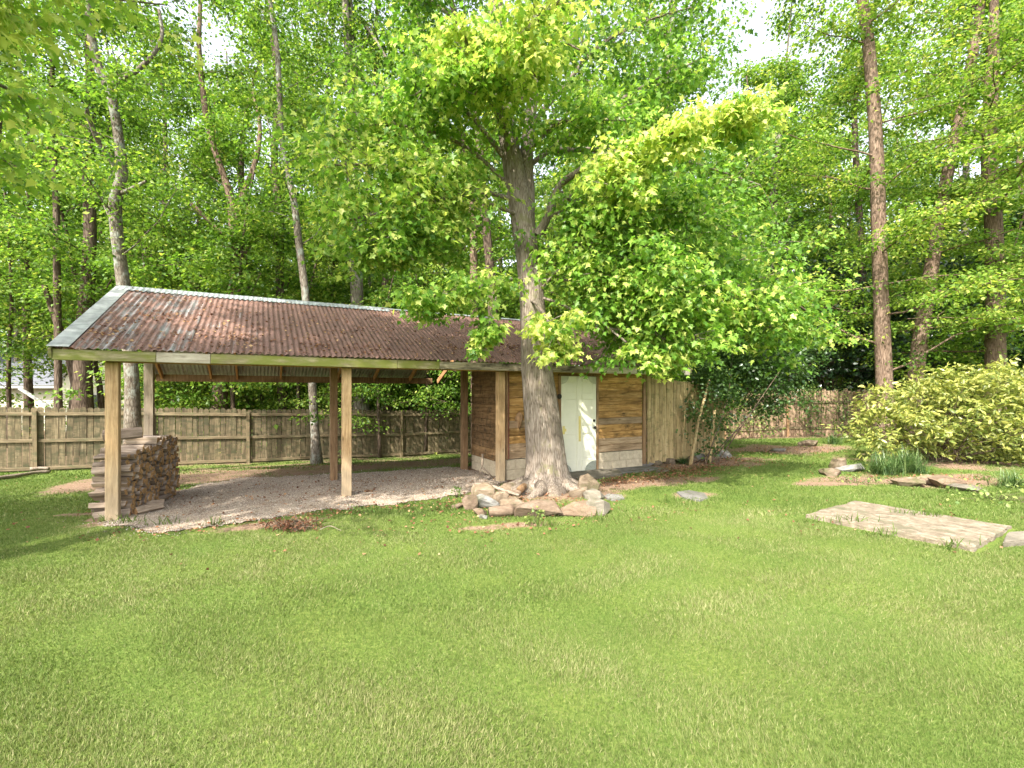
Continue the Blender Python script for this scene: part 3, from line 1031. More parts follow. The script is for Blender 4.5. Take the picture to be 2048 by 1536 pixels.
parts = [scatter(KITE, pw, rng.normal(0, 1, (n, 3)) * [1, 1, .35], nr, rng.uniform(.025, .06, n), np.clip(rng.normal(.45, .38, n), 0, 1), 1.1)]
tag(obj('roof_leaf_litter', np_mesh('roof_leaf_litter', parts, M['litter'])), 'dry brown leaves lying over the rusty roof sheets', None, None, 'stuff')

# ------------------------------------------------------------------ firewood
def log_mesh(kind):
    L_ = random.uniform(.38, .46)
    r = random.uniform(.055, .085)
    if kind == 'round':
        cs = [(r * .8 * math.cos(a) * random.uniform(.92, 1.08), r * .8 * math.sin(a) * random.uniform(.92, 1.08)) for a in np.linspace(0, 2 * math.pi, 11)[:-1]]
        barkside = set(range(10))
    else:
        w = random.uniform(R(70), R(130))
        cs = [(-r * random.uniform(.35, .6), random.uniform(-.01, .01))]
        cs += [(-r * .45 + 1.45 * r * math.cos(a) * random.uniform(.95, 1.05), 1.45 * r * math.sin(a) * random.uniform(.9, 1.1)) for a in np.linspace(-w / 2, w / 2, 6)]
        barkside = {1, 2, 3, 4, 5}
    n_ = len(cs)
    vv, ff, mi = [], [], []
    for j in range(4):
        t = j / 3
        for (a, b) in cs:
            vv.append(((t - .5) * L_ + random.uniform(-.008, .008), a + random.uniform(-.004, .004) + .008 * math.sin(t * 3), b + random.uniform(-.004, .004)))
    for j in range(3):
        for k_ in range(n_):
            k2 = (k_ + 1) % n_
            ff.append([j * n_ + k_, j * n_ + k2, (j + 1) * n_ + k2, (j + 1) * n_ + k_]); mi.append(1 if k_ in barkside else 0)
    ff.append(list(range(n_))); mi.append(2)
    ff.append([3 * n_ + k_ for k_ in range(n_)]); mi.append(2)
    me = mesh('firewood_log', vv, ff, [M['log_side'], M['log_bark'], M['log_end']])
    me.polygons.foreach_set('material_index', mi)
    fix_normals(me)
    return me


LOGS = [log_mesh('split') for _ in range(11)] + [log_mesh('round') for _ in range(3)]
rows = 13
nlog = 0
for r_ in range(rows):
    z = .05 + r_ * .075
    ncols = 16
    for c_ in range(ncols):
        d = .17 + c_ * .090 + (.05 if r_ % 2 else 0) + random.uniform(-.012, .012)
        top = .80 + .22 * min(1, max(0, (d - .15) / .8)) + .05 * math.sin(d * 7)
        if z > top: continue
        front = c_ < 1
        s = random.uniform(-.03, .03) + (-.01 if front else .0)
        ca, sa = math.cos(R(-15)), math.sin(R(-15))
        x_, y_ = bw(s * ca - (d - .17) * sa - .05, .17 + s * sa + (d - .17) * ca)
        o = obj('firewood_log', random.choice(LOGS), None, (x_, y_, z + random.uniform(-.006, .006) + float(gz(x_, y_))),
                (random.uniform(0, 6.28), R(random.uniform(-4, 4)), BANG + R(random.uniform(-5, 5) - 15)))
        o.scale = (random.uniform(.95, 1.12), random.uniform(.62, .92), random.uniform(.62, .92))
        if front:
            tag(o, 'bleached split log at the near end of the firewood stack', 'log', 'logs at the near end of the firewood stack')
        elif z + .09 > top:
            tag(o, 'split log lying along the top of the firewood stack', 'log', 'logs on top of the firewood stack')
        else:
            lv = ['lowest third', 'middle third', 'upper third'][min(2, r_ * 3 // 11)]
            tag(o, 'split log with brown cut end in the %s of the firewood stack' % lv, 'log', 'logs in the %s of the firewood stack' % lv)
        nlog += 1
for i, (s, d, z, rz) in enumerate([(.36, .22, .05, 40), (.30, .55, .05, 12), (.40, .95, .045, 75)]):
    x_, y_ = bw(s, d)
    o = obj('firewood_log', LOGS[i * 3], None, (x_, y_, z), (R(50 * i), 0, BANG + R(rz)), (.8, .8, .8))
    tag(o, ['fallen log on the gravel at the stack corner by the post', 'fallen log lying against the firewood stack foot', 'far fallen log on gravel beside the firewood stack'][i], 'log', 'logs fallen from the stack')
o = obj('firewood_log', LOGS[11], None, (*bw(-.02, .62), 1.10), (0, R(-4), BANG + R(8)), (1.1, 1.5, 1.5))
tag(o, 'thick pale log topping the firewood stack just behind the front post', 'log', 'logs on top of the firewood stack')

# ------------------------------------------------------------------ fences
def picket_mesh(w, h, t, mat, dog=.03):
    hw = w / 2
    cs = [(-hw, 0), (hw, 0), (hw, h - dog * 1.4), (hw - dog, h), (-hw + dog, h), (-hw, h - dog * 1.4)]
    vv = [(a, -t / 2, b) for a, b in cs] + [(a, t / 2, b) for a, b in cs]
    n_ = len(cs)
    ff = [list(range(n_)), [n_ + k_ for k_ in range(n_)][::-1]] + [[k_, k_ + n_, (k_ + 1) % n_ + n_, (k_ + 1) % n_] for k_ in range(n_)]
    me = mesh('picket', vv, ff, mat)
    fix_normals(me)
    return me


def fence(name, A, B, H, posts, label, mat, rail_mat, post_mat, pw, ragged=0.0, rails=(.10, .78, 1.50), nrails=True, gaps=()):
    A, B = Vector(A), Vector(B)
    Lf = (B - A).length
    ang = math.atan2((B - A).y, (B - A).x)
    root = empty(name, (A.x, A.y, 0), ang, label, 'fence')
    dr = (B - A).normalized()
    def zg(t):
        p = A + dr * t
        return float(gz(p.x, p.y))
    variants = [picket_mesh(pw * f, H, .018, mat) for f in (.97, .94, .90)]
    t = 0
    while t < Lf:
        o = obj('picket', random.choice(variants), root, (t, random.uniform(0, .004), zg(t) + random.uniform(0, .03)),
                (R(random.uniform(-.5, .5)), R(random.uniform(-.5 - ragged * 12, .5 + ragged * 12)), 0), (1, 1, 1 + random.uniform(-.012 - ragged, .008 + ragged * .5)))
        t += pw
    for i, t in enumerate(posts):
        box('fence_post', root, (t, -.062, zg(t) + (H - .10) / 2), (.09, .085, H - .06), M[post_mat], (0, R(random.uniform(-.6, .6)), 0))
    ts = sorted(posts)
    for a, b in zip(ts[:-1], ts[1:]):
        for h in rails:
            za, zb_ = zg(a) + h, zg(b) + h
            box('fence_rail', root, ((a + b) / 2, -.034, (za + zb_) / 2), (b - a - .09, .036, .085), M[rail_mat], (0, -math.atan2(zb_ - za, b - a), 0))
    return root


FL, FR = P(0, 0, 11.93), P(905, 0, 18.0)
FL.z = FR.z = 0
fd = (FR - FL).normalized()
FA, FB = FL - fd * 4.0, FR + fd * 9.0


def ft(px):
    m = (px - CX) / FPX
    return (m * FA.y - FA.x) / (fd.x - m * fd.y)


t70, t500, t802 = ft(72), ft(501), ft(802)
bay = (t802 - t70) / 4
fposts = [t70 + k_ * bay for k_ in range(-2, 8)]
fence('picket_fence', FA, FB, 1.66, fposts, 'weathered dog-ear plank fence running behind the carport and firewood', M['picket'], 'rail', 'fence_post', .140, 0, (.08, .80, 1.50))

A2, B2 = P(1438, 0, 19.2), P(1795, 0, 17.6)
A2.z = B2.z = 0
L2 = (B2 - A2).length
fence('picket_fence', A2, B2, 1.80, [0.2, 2.5, 4.8, L2 - .1], 'old reddish ragged-topped plank fence at the far right behind shrubs', M['far_picket'], 'rail', 'post_dark', .15, .035, (.35, 1.35))

# tall upright boards continuing right of the shed
TA = Vector((*bw(SB + .09, .02), 0)); TB = P(1447, 0, 12.6); TB.z = 0
tr_ = empty('board_fence', (TA.x, TA.y, 0), math.atan2((TB - TA).y, (TB - TA).x), 'tall upright plank fence joined to the right end of the shed', 'fence')
Lt = (TB - TA).length
t = .06
while t < Lt:
    w = random.uniform(.12, .15)
    hh = 2.02 - .30 * t / Lt + random.uniform(-.03, .03)
    p = TA + (TB - TA).normalized() * t
    zz_ = float(gz(p.x, p.y)) + .06
    box('fence_board', tr_, (t + w / 2, random.uniform(-.003, .003), zz_ + hh / 2), (w - random.uniform(.004, .010), .024, hh), M['board_fence'], (0, R(random.uniform(-.5, .5)), 0), .003)
    t += w
for h in (.4, 1.6):
    box('fence_rail', tr_, (Lt / 2, .032, h - .03), (Lt, .036, .085), M['rail'])

# ------------------------------------------------------------------ neighbour's house behind the left fence
hs = empty('house', (-21, 25, 0), 0, 'cream clapboard house with grey shingle roof beyond the left fence', 'house')


def H(px, py, Y):
    p = P(px, py, Y)
    return (p.x + 21, p.y - 25, p.z)


def siding(x0, x1, z0, ztop, y, name='siding_wall'):
    vv, ff = [], []
    z = z0
    zt0 = max(ztop(x0), ztop(x1), ztop((x0 + x1) / 2))
    while z < zt0:
        z2 = min(z + .115, zt0)
        # clip the course to the gable outline
        xs = [q for q in np.linspace(x0, x1, 60) if ztop(q) >= z2 - 1e-6]
        if len(xs) > 1:
            a, b = xs[0], xs[-1]
            i_ = len(vv)
            vv += [(a, y - .022, z), (b, y - .022, z), (b, y, z2), (a, y, z2), (a, y + .1, z), (b, y + .1, z), (b, y + .1, z2), (a, y + .1, z2)]
            ff += [[i_, i_ + 1, i_ + 2, i_ + 3], [i_, i_ + 4, i_ + 5, i_ + 1], [i_ + 1, i_ + 5, i_ + 6, i_ + 2], [i_ + 3, i_ + 2, i_ + 6, i_ + 7], [i_, i_ + 3, i_ + 7, i_ + 4]]
        z = z2
    obj(name, mesh(name, vv, ff, M['siding_far']), hs)


e0 = H(-260, 768, 24); e1 = H(150, 768, 24)
siding(e0[0], e1[0], -.7, lambda q: e0[2], e0[1])
# main roof slope
r0 = H(-260, 676, 29); r1 = H(175, 676, 29)
mbh = MB()
nc = 14
for i in range(nc):
    a, b = i / nc, (i + 1) / nc
    y0, y1 = e0[1] - .5 + (r0[1] - e0[1] + .5) * a, e0[1] - .5 + (r0[1] - e0[1] + .5) * b
    z0, z1 = e0[2] - .1 + (r0[2] - e0[2] + .1) * a, e0[2] - .1 + (r0[2] - e0[2] + .1) * b
    mbh.add([(e0[0], y0, z0 + .03), (e1[0] + .4, y0, z0 + .03), (e1[0] + .4, y1, z1), (e0[0], y1, z1), (e0[0], y0, z0), (e1[0] + .4, y0, z0)],
            [[0, 1, 2, 3], [0, 4, 5, 1]])
mbh.build('roof', M['shingle'], hs)
box('eave_board', hs, ((e0[0] + e1[0]) / 2 + .2, e0[1] - .48, e0[2] - .14), (e1[0] - e0[0] + .4, .04, .16), M['white_trim'])
# gable wing
ga, gap, gb = H(120, 760, 22.5), H(196, 676, 22.5), H(270, 758, 22.5)
def gtop(q):
    return ga[2] + (gap[2] - ga[2]) * (q - ga[0]) / (gap[0] - ga[0]) if q < gap[0] else gap[2] + (gb[2] - gap[2]) * (q - gap[0]) / (gb[0] - gap[0])
siding(ga[0], gb[0], -.7, gtop, ga[1], 'gable_wall')
for p, q in ((ga, gap), (gap, gb)):
    p, q = Vector(p), Vector(q)
    mid = (p + q) / 2
    box('rake_board', hs, (mid.x, mid.y - .08, mid.z + .02), ((q - p).length + .15, .05, .17), M['white_trim'], (0, -math.atan2(q.z - p.z, q.x - p.x), 0))
    mb = MB()
    mb.add([(p.x, p.y - .25, p.z + .13), (q.x, q.y - .25, q.z + .13), (q.x, q.y + 7, q.z + .13), (p.x, p.y + 7, p.z + .13)], [[0, 1, 2, 3]])
    mb.build('gable_roof', M['shingle'], hs)
mb = MB()
mb.add([(gb[0], gb[1], -.7), (gb[0], gb[1] + 7, -.7), (gb[0], gb[1] + 7, gb[2]), (gb[0], gb[1], gb[2])], [[0, 1, 2, 3]])
mb.build('side_wall', M['siding_far'], hs)
w0, w1 = H(186, 788, 22.4), H(206, 830, 22.4)
win = box('window', hs, ((w0[0] + w1[0]) / 2, w0[1], (w0[2] + w1[2]) / 2), (w1[0] - w0[0], .06, w0[2] - w1[2]), M['glass'])
for sx in (-1, 1):
    box('window_frame', win, (sx * (w1[0] - w0[0]) / 2, -.02, 0), (.09, .07, w0[2] - w1[2] + .12), M['white_trim'])
box('window_frame', win, (0, -.02, (w0[2] - w1[2]) / 2), (w1[0] - w0[0], .066, .09), M['white_trim'])
# low porch gable at the left edge with its sloping white rake
pa, pb = Vector(H(38, 776, 21.5)), Vector(H(118, 826, 21.5))
box('rake_board', hs, tuple((pa + pb) / 2), ((pb - pa).length, .06, .14), M['white_trim'], (0, -math.atan2(pb.z - pa.z, pb.x - pa.x), 0))

# ------------------------------------------------------------------ trees
def smooth_path(pts, n):
    """Catmull-Rom through the points"""
    pts = [np.array(p, float) for p in pts]
    q = [2 * pts[0] - pts[1]] + pts + [2 * pts[-1] - pts[-2]]
    out = []
    m = len(pts) - 1
    for i in range(n):
        t = i / (n - 1) * m
        k_ = min(int(t), m - 1); u = t - k_
        a, b, c, d = q[k_], q[k_ + 1], q[k_ + 2], q[k_ + 3]
        out.append(.5 * ((2 * b) + (c - a) * u + (2 * a - 5 * b + 4 * c - d) * u * u + (3 * b - a - 3 * c + d) * u ** 3))
    return out


def limb(mb, start, az, length, rise, r0, n=6, seg=6, sag=.25):
    """a limb growing out and up; returns its points"""
    pts = []
    p = np.array(start, float)
    d = np.array([math.cos(az), math.sin(az), rise])
    d /= np.linalg.norm(d)
    for i in range(seg):
        pts.append(p.copy())
        d = d + np.array([random.uniform(-.28, .28), random.uniform(-.28, .28), random.uniform(-.2, .2) - sag * (.15 if i > seg * .5 else -.05)])
        d /= np.linalg.norm(d)
        p = p + d * length / seg
    pts.append(p)
    mb.tube(pts, [max(.008, r0 * (1 - .8 * i / seg)) for i in range(seg + 1)], n, cap=False)
    return pts


def tree(name, label, trunk, widths, bk, leaf, height, crown_z, Rc, nl, clus, per, size, tint, rad=.62, flat=.4, group=None, limbs_px=(), nring=14, wob=.03, sides=10, rise=(.15, .9), droop=.5):
    pts = [P(*t) for t in trunk]
    pts[0].z = float(gz(pts[0].x, pts[0].y)) - .05
    rad_t = [w / FPX * t[2] / 2 for w, t in zip(widths, trunk)]
    base = pts[0].copy()
    root = empty(name, base, 0, label, 'tree', group)
    d = (pts[-1] - pts[-2]).normalized()
    r = rad_t[-1]
    while pts[-1].z < height:                                   # the part above the frame
        d = (d + Vector((random.uniform(-.14, .14), random.uniform(-.14, .14), .12))).normalized()
        pts.append(pts[-1] + d * 1.8)
        rad_t.append(max(.03, r * max(.15, (1 - .8 * (pts[-1].z - trunk_top(trunk)) / max(1, height - trunk_top(trunk))))))
    loc = [np.array(p - base) for p in pts]
    n_ = nring + len(pts)
    path = smooth_path(loc, n_)
    rr = np.interp(np.linspace(0, len(pts) - 1, n_), np.arange(len(pts)), rad_t)
    mb = MB()
    mb.tube(path, list(rr), sides, wob, flare=lambda i, ph: 1 + (.35 * max(0, 1 - i / 1.6) * (1 + .35 * math.cos(3 * ph))))
    for lp, w0_, w1_ in limbs_px:
        l3 = [np.array(P(*q) - base) for q in lp]
        ln = smooth_path(l3, 3 * len(l3))
        mb.tube(ln, list(np.linspace(w0_, w1_, len(ln)) / FPX * lp[0][2] / 2), 7, .04, cap=False)
    centers, rads = [], []
    zs = np.array([p[2] for p in path])
    for i in range(nl):
        f = (i + random.random()) / nl
        z = crown_z + (height * .98 - crown_z - base.z) * f
        k_ = int(np.argmin(np.abs(zs - z)))
        az = i * 2.4 + random.uniform(-.5, .5)
        ln = Rc * (1.0 - .45 * f) * random.uniform(.65, 1.15)
        lp = limb(mb, path[k_], az, ln, random.uniform(*rise), max(.012, rr[k_] * .17), 5)
        for c in range(clus + 3):
            u = random.uniform(.12, 1.02)
            q = lp[min(len(lp) - 1, int(u * (len(lp) - 1) + .5))]
            off = np.array([random.gauss(0, .42), random.gauss(0, .42), random.gauss(0.05, .26)]) * (.35 + .65 * u)
            cc = q + off
            centers.append(cc); rads.append(rad * random.uniform(.6, 1.25))
            if c % 2 == 0:
                mb.tube([q, q + off * .5 + np.array([0, 0, .03]), cc], [.012, .008, .004], 3, cap=False)
    mb.build('trunk', M[bk], root, True)
    if centers:
        tints = np.clip(np.random.default_rng(int(abs(base.x * 1000)) % 9999).normal(tint, .13, len(centers)), 0, 1)
        part = [leaf_sprays(np.array(centers), np.array(rads) * 1.12, int(per * 1.75), size * 1.0, tints, flat, droop)]
        obj('crown', np_mesh('crown', part, M[leaf]), root)
    return root


def trunk_top(trunk):
    px, py, Y = trunk[-1]
    return CAMZ - (py - HZ) / FPX * Y


def copy_tree(root, loc, rz, scale, label, group):
    r_ = root.copy(); COL.objects.link(r_)
    r_.location = loc; r_.rotation_euler = (0, 0, rz); r_.scale = (scale,) * 3
    r_['label'] = label; r_['group'] = group
    for ch in root.children:
        c = ch.copy(); COL.objects.link(c); c.parent = r_
    return r_


W = 'wood_leaf'
# the ones one can tell apart in the photograph
tree('hardwood_tree', 'pale lichened tree with crooked forked trunk behind the carport left end',
     [(266, 930, 11.6), (264, 760, 11.5), (247, 574, 11.4), (234, 469, 11.3), (231, 400, 11.3), (244, 350, 11.2), (238, 281, 11.1), (229, 225, 11.1), (218, 180, 11), (195, 129, 11), (181, 59, 10.9), (181, 0, 10.8)],
     [27, 24, 23, 21, 22, 20, 17, 16, 16, 15, 14, 13], 'bark_pale', W, 15, 4.6, 3.6, 15, 7, 44, .105, .50,
     limbs_px=[([(240, 345, 11.2), (227, 325, 11.0), (205, 296, 10.8), (190, 268, 10.6), (172, 220, 10.3)], 13, 7),
               ([(222, 172, 11), (245, 158, 11), (275, 140, 11), (308, 106, 11.1), (324, 70, 11.2), (318, 20, 11.3)], 11, 6),
               ([(246, 385, 11.2), (265, 376, 11.0), (293, 362, 10.8)], 9, 5)])
tree('hardwood_tree', 'thin straight dark tree just past the left fence near the house',
     [(117, 840, 15), (116, 700, 15), (114, 560, 15), (113, 420, 15), (108, 300, 15), (104, 120, 15)], [13, 12, 12, 11, 9, 8], 'bark_dark', W, 16, 4.5, 3.0, 13, 6, 40, .12, .42)
tree('hardwood_tree', 'thick dark forked tree right of the thin one beyond the left fence',
     [(163, 840, 15.5), (164, 740, 15.5), (172, 620, 15.5), (178, 520, 15.5), (180, 430, 15.5), (175, 350, 15.6), (182, 240, 15.7), (178, 80, 15.8)], [40, 32, 26, 22, 20, 18, 16, 14], 'bark_dark', W, 19, 4.8, 3.6, 16, 7, 44, .12, .40,
     limbs_px=[([(158, 790, 15.5), (146, 740, 15.4), (132, 690, 15.3), (112, 640, 15.2), (88, 570, 15.0)], 20, 9)])
tree('hardwood_tree', 'slender dark tree leaning left beyond the fence beside the house window',
     [(208, 840, 16), (200, 780, 16), (190, 730, 16), (184, 690, 16), (160, 600, 16), (140, 500, 16)], [11, 10, 10, 9, 8, 7], 'bark_dark', W, 11, 3.8, 2.4, 9, 6, 40, .12, .48)
tree('hardwood_tree', 'brown forked tree rising behind the left third of the carport roof',
     [(440, 850, 17), (441, 780, 17), (455, 680, 17), (466, 586, 17), (473, 527, 17), (466, 430, 17), (460, 390, 17), (440, 330, 17), (415, 250, 17), (398, 100, 17)], [30, 27, 24, 23, 22, 18, 14, 12, 11, 9], 'bark_brown', W, 20, 5.5, 3.6, 15, 7, 42, .125, .46,
     limbs_px=[([(470, 440, 17), (490, 380, 17), (512, 320, 17), (520, 250, 17), (505, 180, 17)], 13, 6), ([(462, 480, 17), (425, 450, 16.7), (392, 415, 16.4), (365, 395, 16.2)], 9, 5)])
tree('hardwood_tree', 'straight dark tree behind the carport roof left of the mottled one',
     [(566, 850, 18), (565, 760, 18), (560, 586, 18), (559, 430, 18), (548, 330, 18), (555, 180, 18), (540, 20, 18)], [21, 19, 16, 15, 13, 12, 10], 'bark_dark', W, 21, 6, 3.4, 14, 7, 42, .13, .44)
tree('hardwood_tree', 'slim mottled pale tree standing before the fence in the middle of carport',
     [(634, 926, 14.2), (630, 860, 14.2), (624, 765, 14.2), (611, 590, 14.2), (598, 488, 14.2), (586, 390, 14.2), (564, 293, 14.2), (556, 117, 14.2), (543, 20, 14.2)], [19, 17, 16, 15, 14, 13, 11, 10, 9], 'bark_pale', W, 18, 6.0, 3.2, 13, 7, 42, .115, .48)
tree('hardwood_tree', 'tall double-stemmed grey tree behind the carport roof centre',
     [(723, 850, 17.5), (721, 760, 17.5), (714, 600, 17.5), (708, 430, 17.5), (704, 300, 17.5), (700, 200, 17.5), (696, 100, 17.5), (690, 0, 17.5)], [32, 29, 26, 23, 22, 17, 15, 13], 'bark_grey', W, 22, 8.0, 3.6, 15, 7, 40, .13, .50,
     limbs_px=[([(708, 330, 17.5), (716, 240, 17.6), (708, 120, 17.7), (700, 0, 17.8)], 13, 9), ([(722, 40, 17.5), (745, 70, 17.3), (772, 115, 17.1)], 8, 5)])
tree('hardwood_tree', 'narrow dark tree behind carport roof just left of the maple boughs',
     [(776, 850, 18.5), (775, 760, 18.5), (770, 590, 18.5), (772, 469, 18.5), (764, 330, 18.5), (752, 150, 18.5)], [17, 16, 14, 13, 11, 9], 'bark_dark', W, 20, 6.5, 3.2, 13, 7, 42, .13, .42)
tree('hardwood_tree', 'dark leaning trunk seen close left of the big maple stem',
     [(990, 850, 16), (986, 640, 16), (979, 523, 16), (966, 391, 16), (959, 293, 16), (940, 160, 16), (902, 0, 16)], [22, 20, 18, 16, 15, 13, 11], 'bark_dark', W, 20, 6.5, 3.5, 13, 6, 42, .12, .46)
tree('hardwood_tree', 'slim dark trunk curving up-left between the two stems behind the maple',
     [(952, 850, 17), (948, 600, 17), (945, 420, 17), (926, 273, 17), (880, 140, 17), (823, 15, 17)], [17, 16, 14, 13, 12, 10], 'bark_brown', W, 20, 7, 3.4, 13, 6, 42, .12, .44)
tree('hardwood_tree', 'tall straight brown tree left of the three behind the variegated shrub',
     [(1772, 880, 14.5), (1768, 760, 14.5), (1762, 600, 14.5), (1757, 430, 14.5), (1750, 250, 14.5), (1738, 100, 14.5), (1725, 0, 14.5)], [33, 29, 26, 25, 23, 21, 19], 'bark_brown', 'wood_leaf', 17, 2.4, 4.2, 25, 7, 46, .115, .60, flat=.28, rise=(-.05, .5))
tree('hardwood_tree', 'leaning brown tree, middle of the three behind the variegated shrub',
     [(1822, 880, 15.5), (1833, 735, 15.5), (1850, 620, 15.5), (1868, 500, 15.5), (1882, 410, 15.5), (1912, 270, 15.5), (1938, 150, 15.5), (1960, 20, 15.5)], [30, 27, 25, 23, 21, 19, 17, 15], 'bark_brown', 'wood_leaf', 18, 2.6, 4.0, 22, 7, 46, .115, .60, flat=.28, rise=(-.05, .5))
tree('hardwood_tree', 'stout tree rightmost of the three behind the variegated shrub',
     [(1992, 880, 14.8), (1991, 715, 14.8), (1990, 560, 14.8), (1986, 420, 14.8), (1978, 300, 14.8), (1985, 120, 14.8)], [36, 32, 29, 27, 25, 20], 'bark_brown', 'wood_leaf', 17, 2.6, 4.2, 24, 7, 46, .115, .62, flat=.28, rise=(-.05, .5))
tree('hardwood_tree', 'half-hidden tree in the woods right of the maple behind the shed',
     [(1340, 850, 20), (1345, 600, 20), (1352, 400, 20), (1330, 200, 20), (1345, 20, 20)], [22, 19, 16, 14, 12], 'bark_grey', W, 22, 5.5, 4.2, 17, 7, 44, .14, .50)
tree('hardwood_tree', 'leafy half-hidden tree behind the glossy shrub right of the shed',
     [(1560, 850, 21), (1555, 600, 21), (1548, 400, 21), (1560, 220, 21)], [20, 17, 15, 12], 'bark_grey', W, 13, 4.2, 4.2, 16, 7, 44, .14, .50)

tree('hardwood_tree', 'tree past the right edge whose layered sprays reach into the picture',
     [(2230, 960, 11), (2225, 760, 11), (2215, 500, 11), (2220, 200, 11)], [34, 30, 26, 22], 'bark_brown', 'wood_leaf', 13, 3.2, 4.4, 22, 7, 44, .105, .66, flat=.25, rise=(-.1, .4))
def region(px):
    for lim, w in ((280, 'beyond the left fence near the house'), (560, 'behind the carport roof left half'), (850, 'behind the carport roof right half'), (1300, 'behind the big maple and the shed'),
                   (1640, 'behind the glossy shrub right of the shed'), (9999, 'behind the three brown trunks on the right')):
        if px < lim: return w


# fillers one cannot tell apart: sapling and tall kinds, copied
def filler(seed_px, Y, h, cz, Rc, nl, tint, size, bk):
    return tree('woodland_tree', 'tall leafy woodland tree ' + region(seed_px),
                [(seed_px, 850, Y), (seed_px + random.uniform(-8, 8), 600, Y), (seed_px + random.uniform(-20, 20), 350, Y)], [13, 11, 9], bk, W, h, cz, Rc, nl, 7, 42, size, tint,
                group='tall trees ' + region(seed_px))


fil = [filler(330, 20, 17, 3.0, 4.0, 17, .45, .15, 'bark_dark'), filler(660, 23, 22, 4.0, 4.4, 19, .52, .165, 'bark_grey'),
       filler(860, 22, 20, 3.0, 4.2, 18, .48, .16, 'bark_brown'), filler(1180, 25, 23, 4.0, 4.6, 19, .50, .17, 'bark_dark')]
spots = [(1500, 23), (1575, 26), (1610, 31), (20, 38), (120, 42), (220, 36), (300, 44), (430, 40), (520, 45), (600, 39), (700, 43), (780, 37), (880, 44), (960, 40), (1040, 46), (1130, 39), (1220, 44), (1310, 38), (1400, 45), (1500, 41), (1590, 30), (1560, 44), (1680, 40), (1760, 45), (1840, 39), (1920, 43), (2020, 38), (90, 33), (480, 35), (860, 34), (1240, 34), (1520, 29), (1700, 33), (30, 26), (200, 27), (-30, 19), (60, 22), (250, 24), (400, 27), (500, 22), (560, 30), (740, 28), (820, 31), (930, 27), (1060, 23), (1110, 31), (1260, 28), (1300, 22),
         (1420, 25), (1470, 33), (1660, 27), (1730, 21), (1850, 25), (1930, 22), (2040, 20), (2130, 24), (-120, 24), (150, 29), (350, 33), (640, 35), (1000, 36), (1380, 37), (1800, 33), (2000, 30),
         (-220, 17), (2260, 18), (1620, 36)]
for i, (px, Y) in enumerate(spots):
    q = P(px, 0, Y)
    copy_tree(fil[i % 4], (q.x, q.y, float(gz(q.x, q.y)) - .05), random.uniform(0, 6.28), random.uniform(.85, 1.15) * (1.25 if Y > 33 else 1.0), 'tall leafy woodland tree ' + region(px), 'tall trees ' + region(px))

# small understorey trees in several makes, copied through the wood
def sapling(px, Y, h, Rc, tint):
    return tree('understorey_tree', 'low leafy understorey tree ' + region(px), [(px, 850, Y), (px + 4, 760, Y), (px - 5, 660, Y)], [7, 6, 5], 'bark_dark', W, h, 1.3, Rc, 15, 6, 40, .115, tint, group='low trees ' + region(px), rise=(-.1, .6), flat=.3)


sap = [sapling(300, 16.5, 6.0, 2.6, .50), sapling(520, 18.5, 7.5, 3.0, .58), sapling(850, 17.5, 6.5, 2.8, .46), sapling(1230, 18.0, 7.0, 2.9, .54)]
sspots = [(20, 16.8), (20, 30), (70, 28), (390, 19), (470, 16.5), (600, 17), (660, 19), (700, 20), (760, 16.5), (905, 19), (960, 20), (1040, 18), (1110, 20), (1170, 17), (1300, 18.5), (1390, 18), (1480, 23), (1560, 24),
          (1640, 23), (1720, 24), (1800, 22), (1880, 21), (2010, 18), (2090, 19), (-80, 30), (330, 22), (430, 23), (560, 24), (820, 22), (900, 24), (1000, 25), (1210, 23), (1340, 24), (1440, 26), (1100, 27), (285, 20), (160, 31), (640, 26), (740, 26)]
for i, (px, Y) in enumerate(sspots):
    q = P(px, 0, Y)
    copy_tree(sap[i % 4], (q.x, q.y, float(gz(q.x, q.y)) - .05), random.uniform(0, 6.28), random.uniform(.85, 1.35), 'low leafy understorey tree ' + region(px), 'low trees ' + region(px))

# far wood and undergrowth that read as one mass
n = 4200
ang = rng.uniform(-1.05, 1.05, n); dist = rng.uniform(38, 60, n)
cx_ = np.tan(ang) * dist * .9; cyy = dist
cz_ = rng.uniform(0, 1, n) ** 1.0 * (17 + 7 * vnoise(cx_ * .12, cyy * .1, 3))
sky_gap = vnoise(cx_ * .25, cz_ * .35, 9) > .55
k = ~(sky_gap & (cz_ > 13))
cen = np.stack([cx_, cyy, cz_], -1)[k]
parts = [leaf_sprays(cen, 2.0, 30, .55, np.clip(rng.normal(.58, .16, len(cen)), 0, 1), .7, .4)]
tag(obj('forest', np_mesh('forest', parts, M[W])), 'distant wood closing off the view behind the trees', None, None, 'stuff')
n = 3400
cxs, cys = rng.uniform(-34, 40, n), rng.uniform(15, 38, n)
s_, d_ = sd(cxs, cys)
pxs = CX + FPX * cxs / cys
k = (d_ > 9.6) & ((cys > 20.5) | (cxs < 4)) & ~((pxs < 282) & (pxs > -150) & (cys < 28))
cxs, cys = cxs[k], cys[k]
hh = 1.3 + 1.9 * (vnoise(cxs * .5, cys * .5, 4) * .5 + .5) + .10 * np.maximum(0, cys - 18)
cen = np.stack([cxs, cys, gz(cxs, cys) + hh * rng.random(len(cxs)) ** .7], -1)
parts = [leaf_sprays(cen, .85, 34, .19, np.clip(rng.normal(.52, .18, len(cen)), 0, 1), .7, .5)]
tag(obj('undergrowth', np_mesh('undergrowth', parts, M[W])), 'leafy undergrowth filling the wood floor behind the fences', None, None, 'stuff')

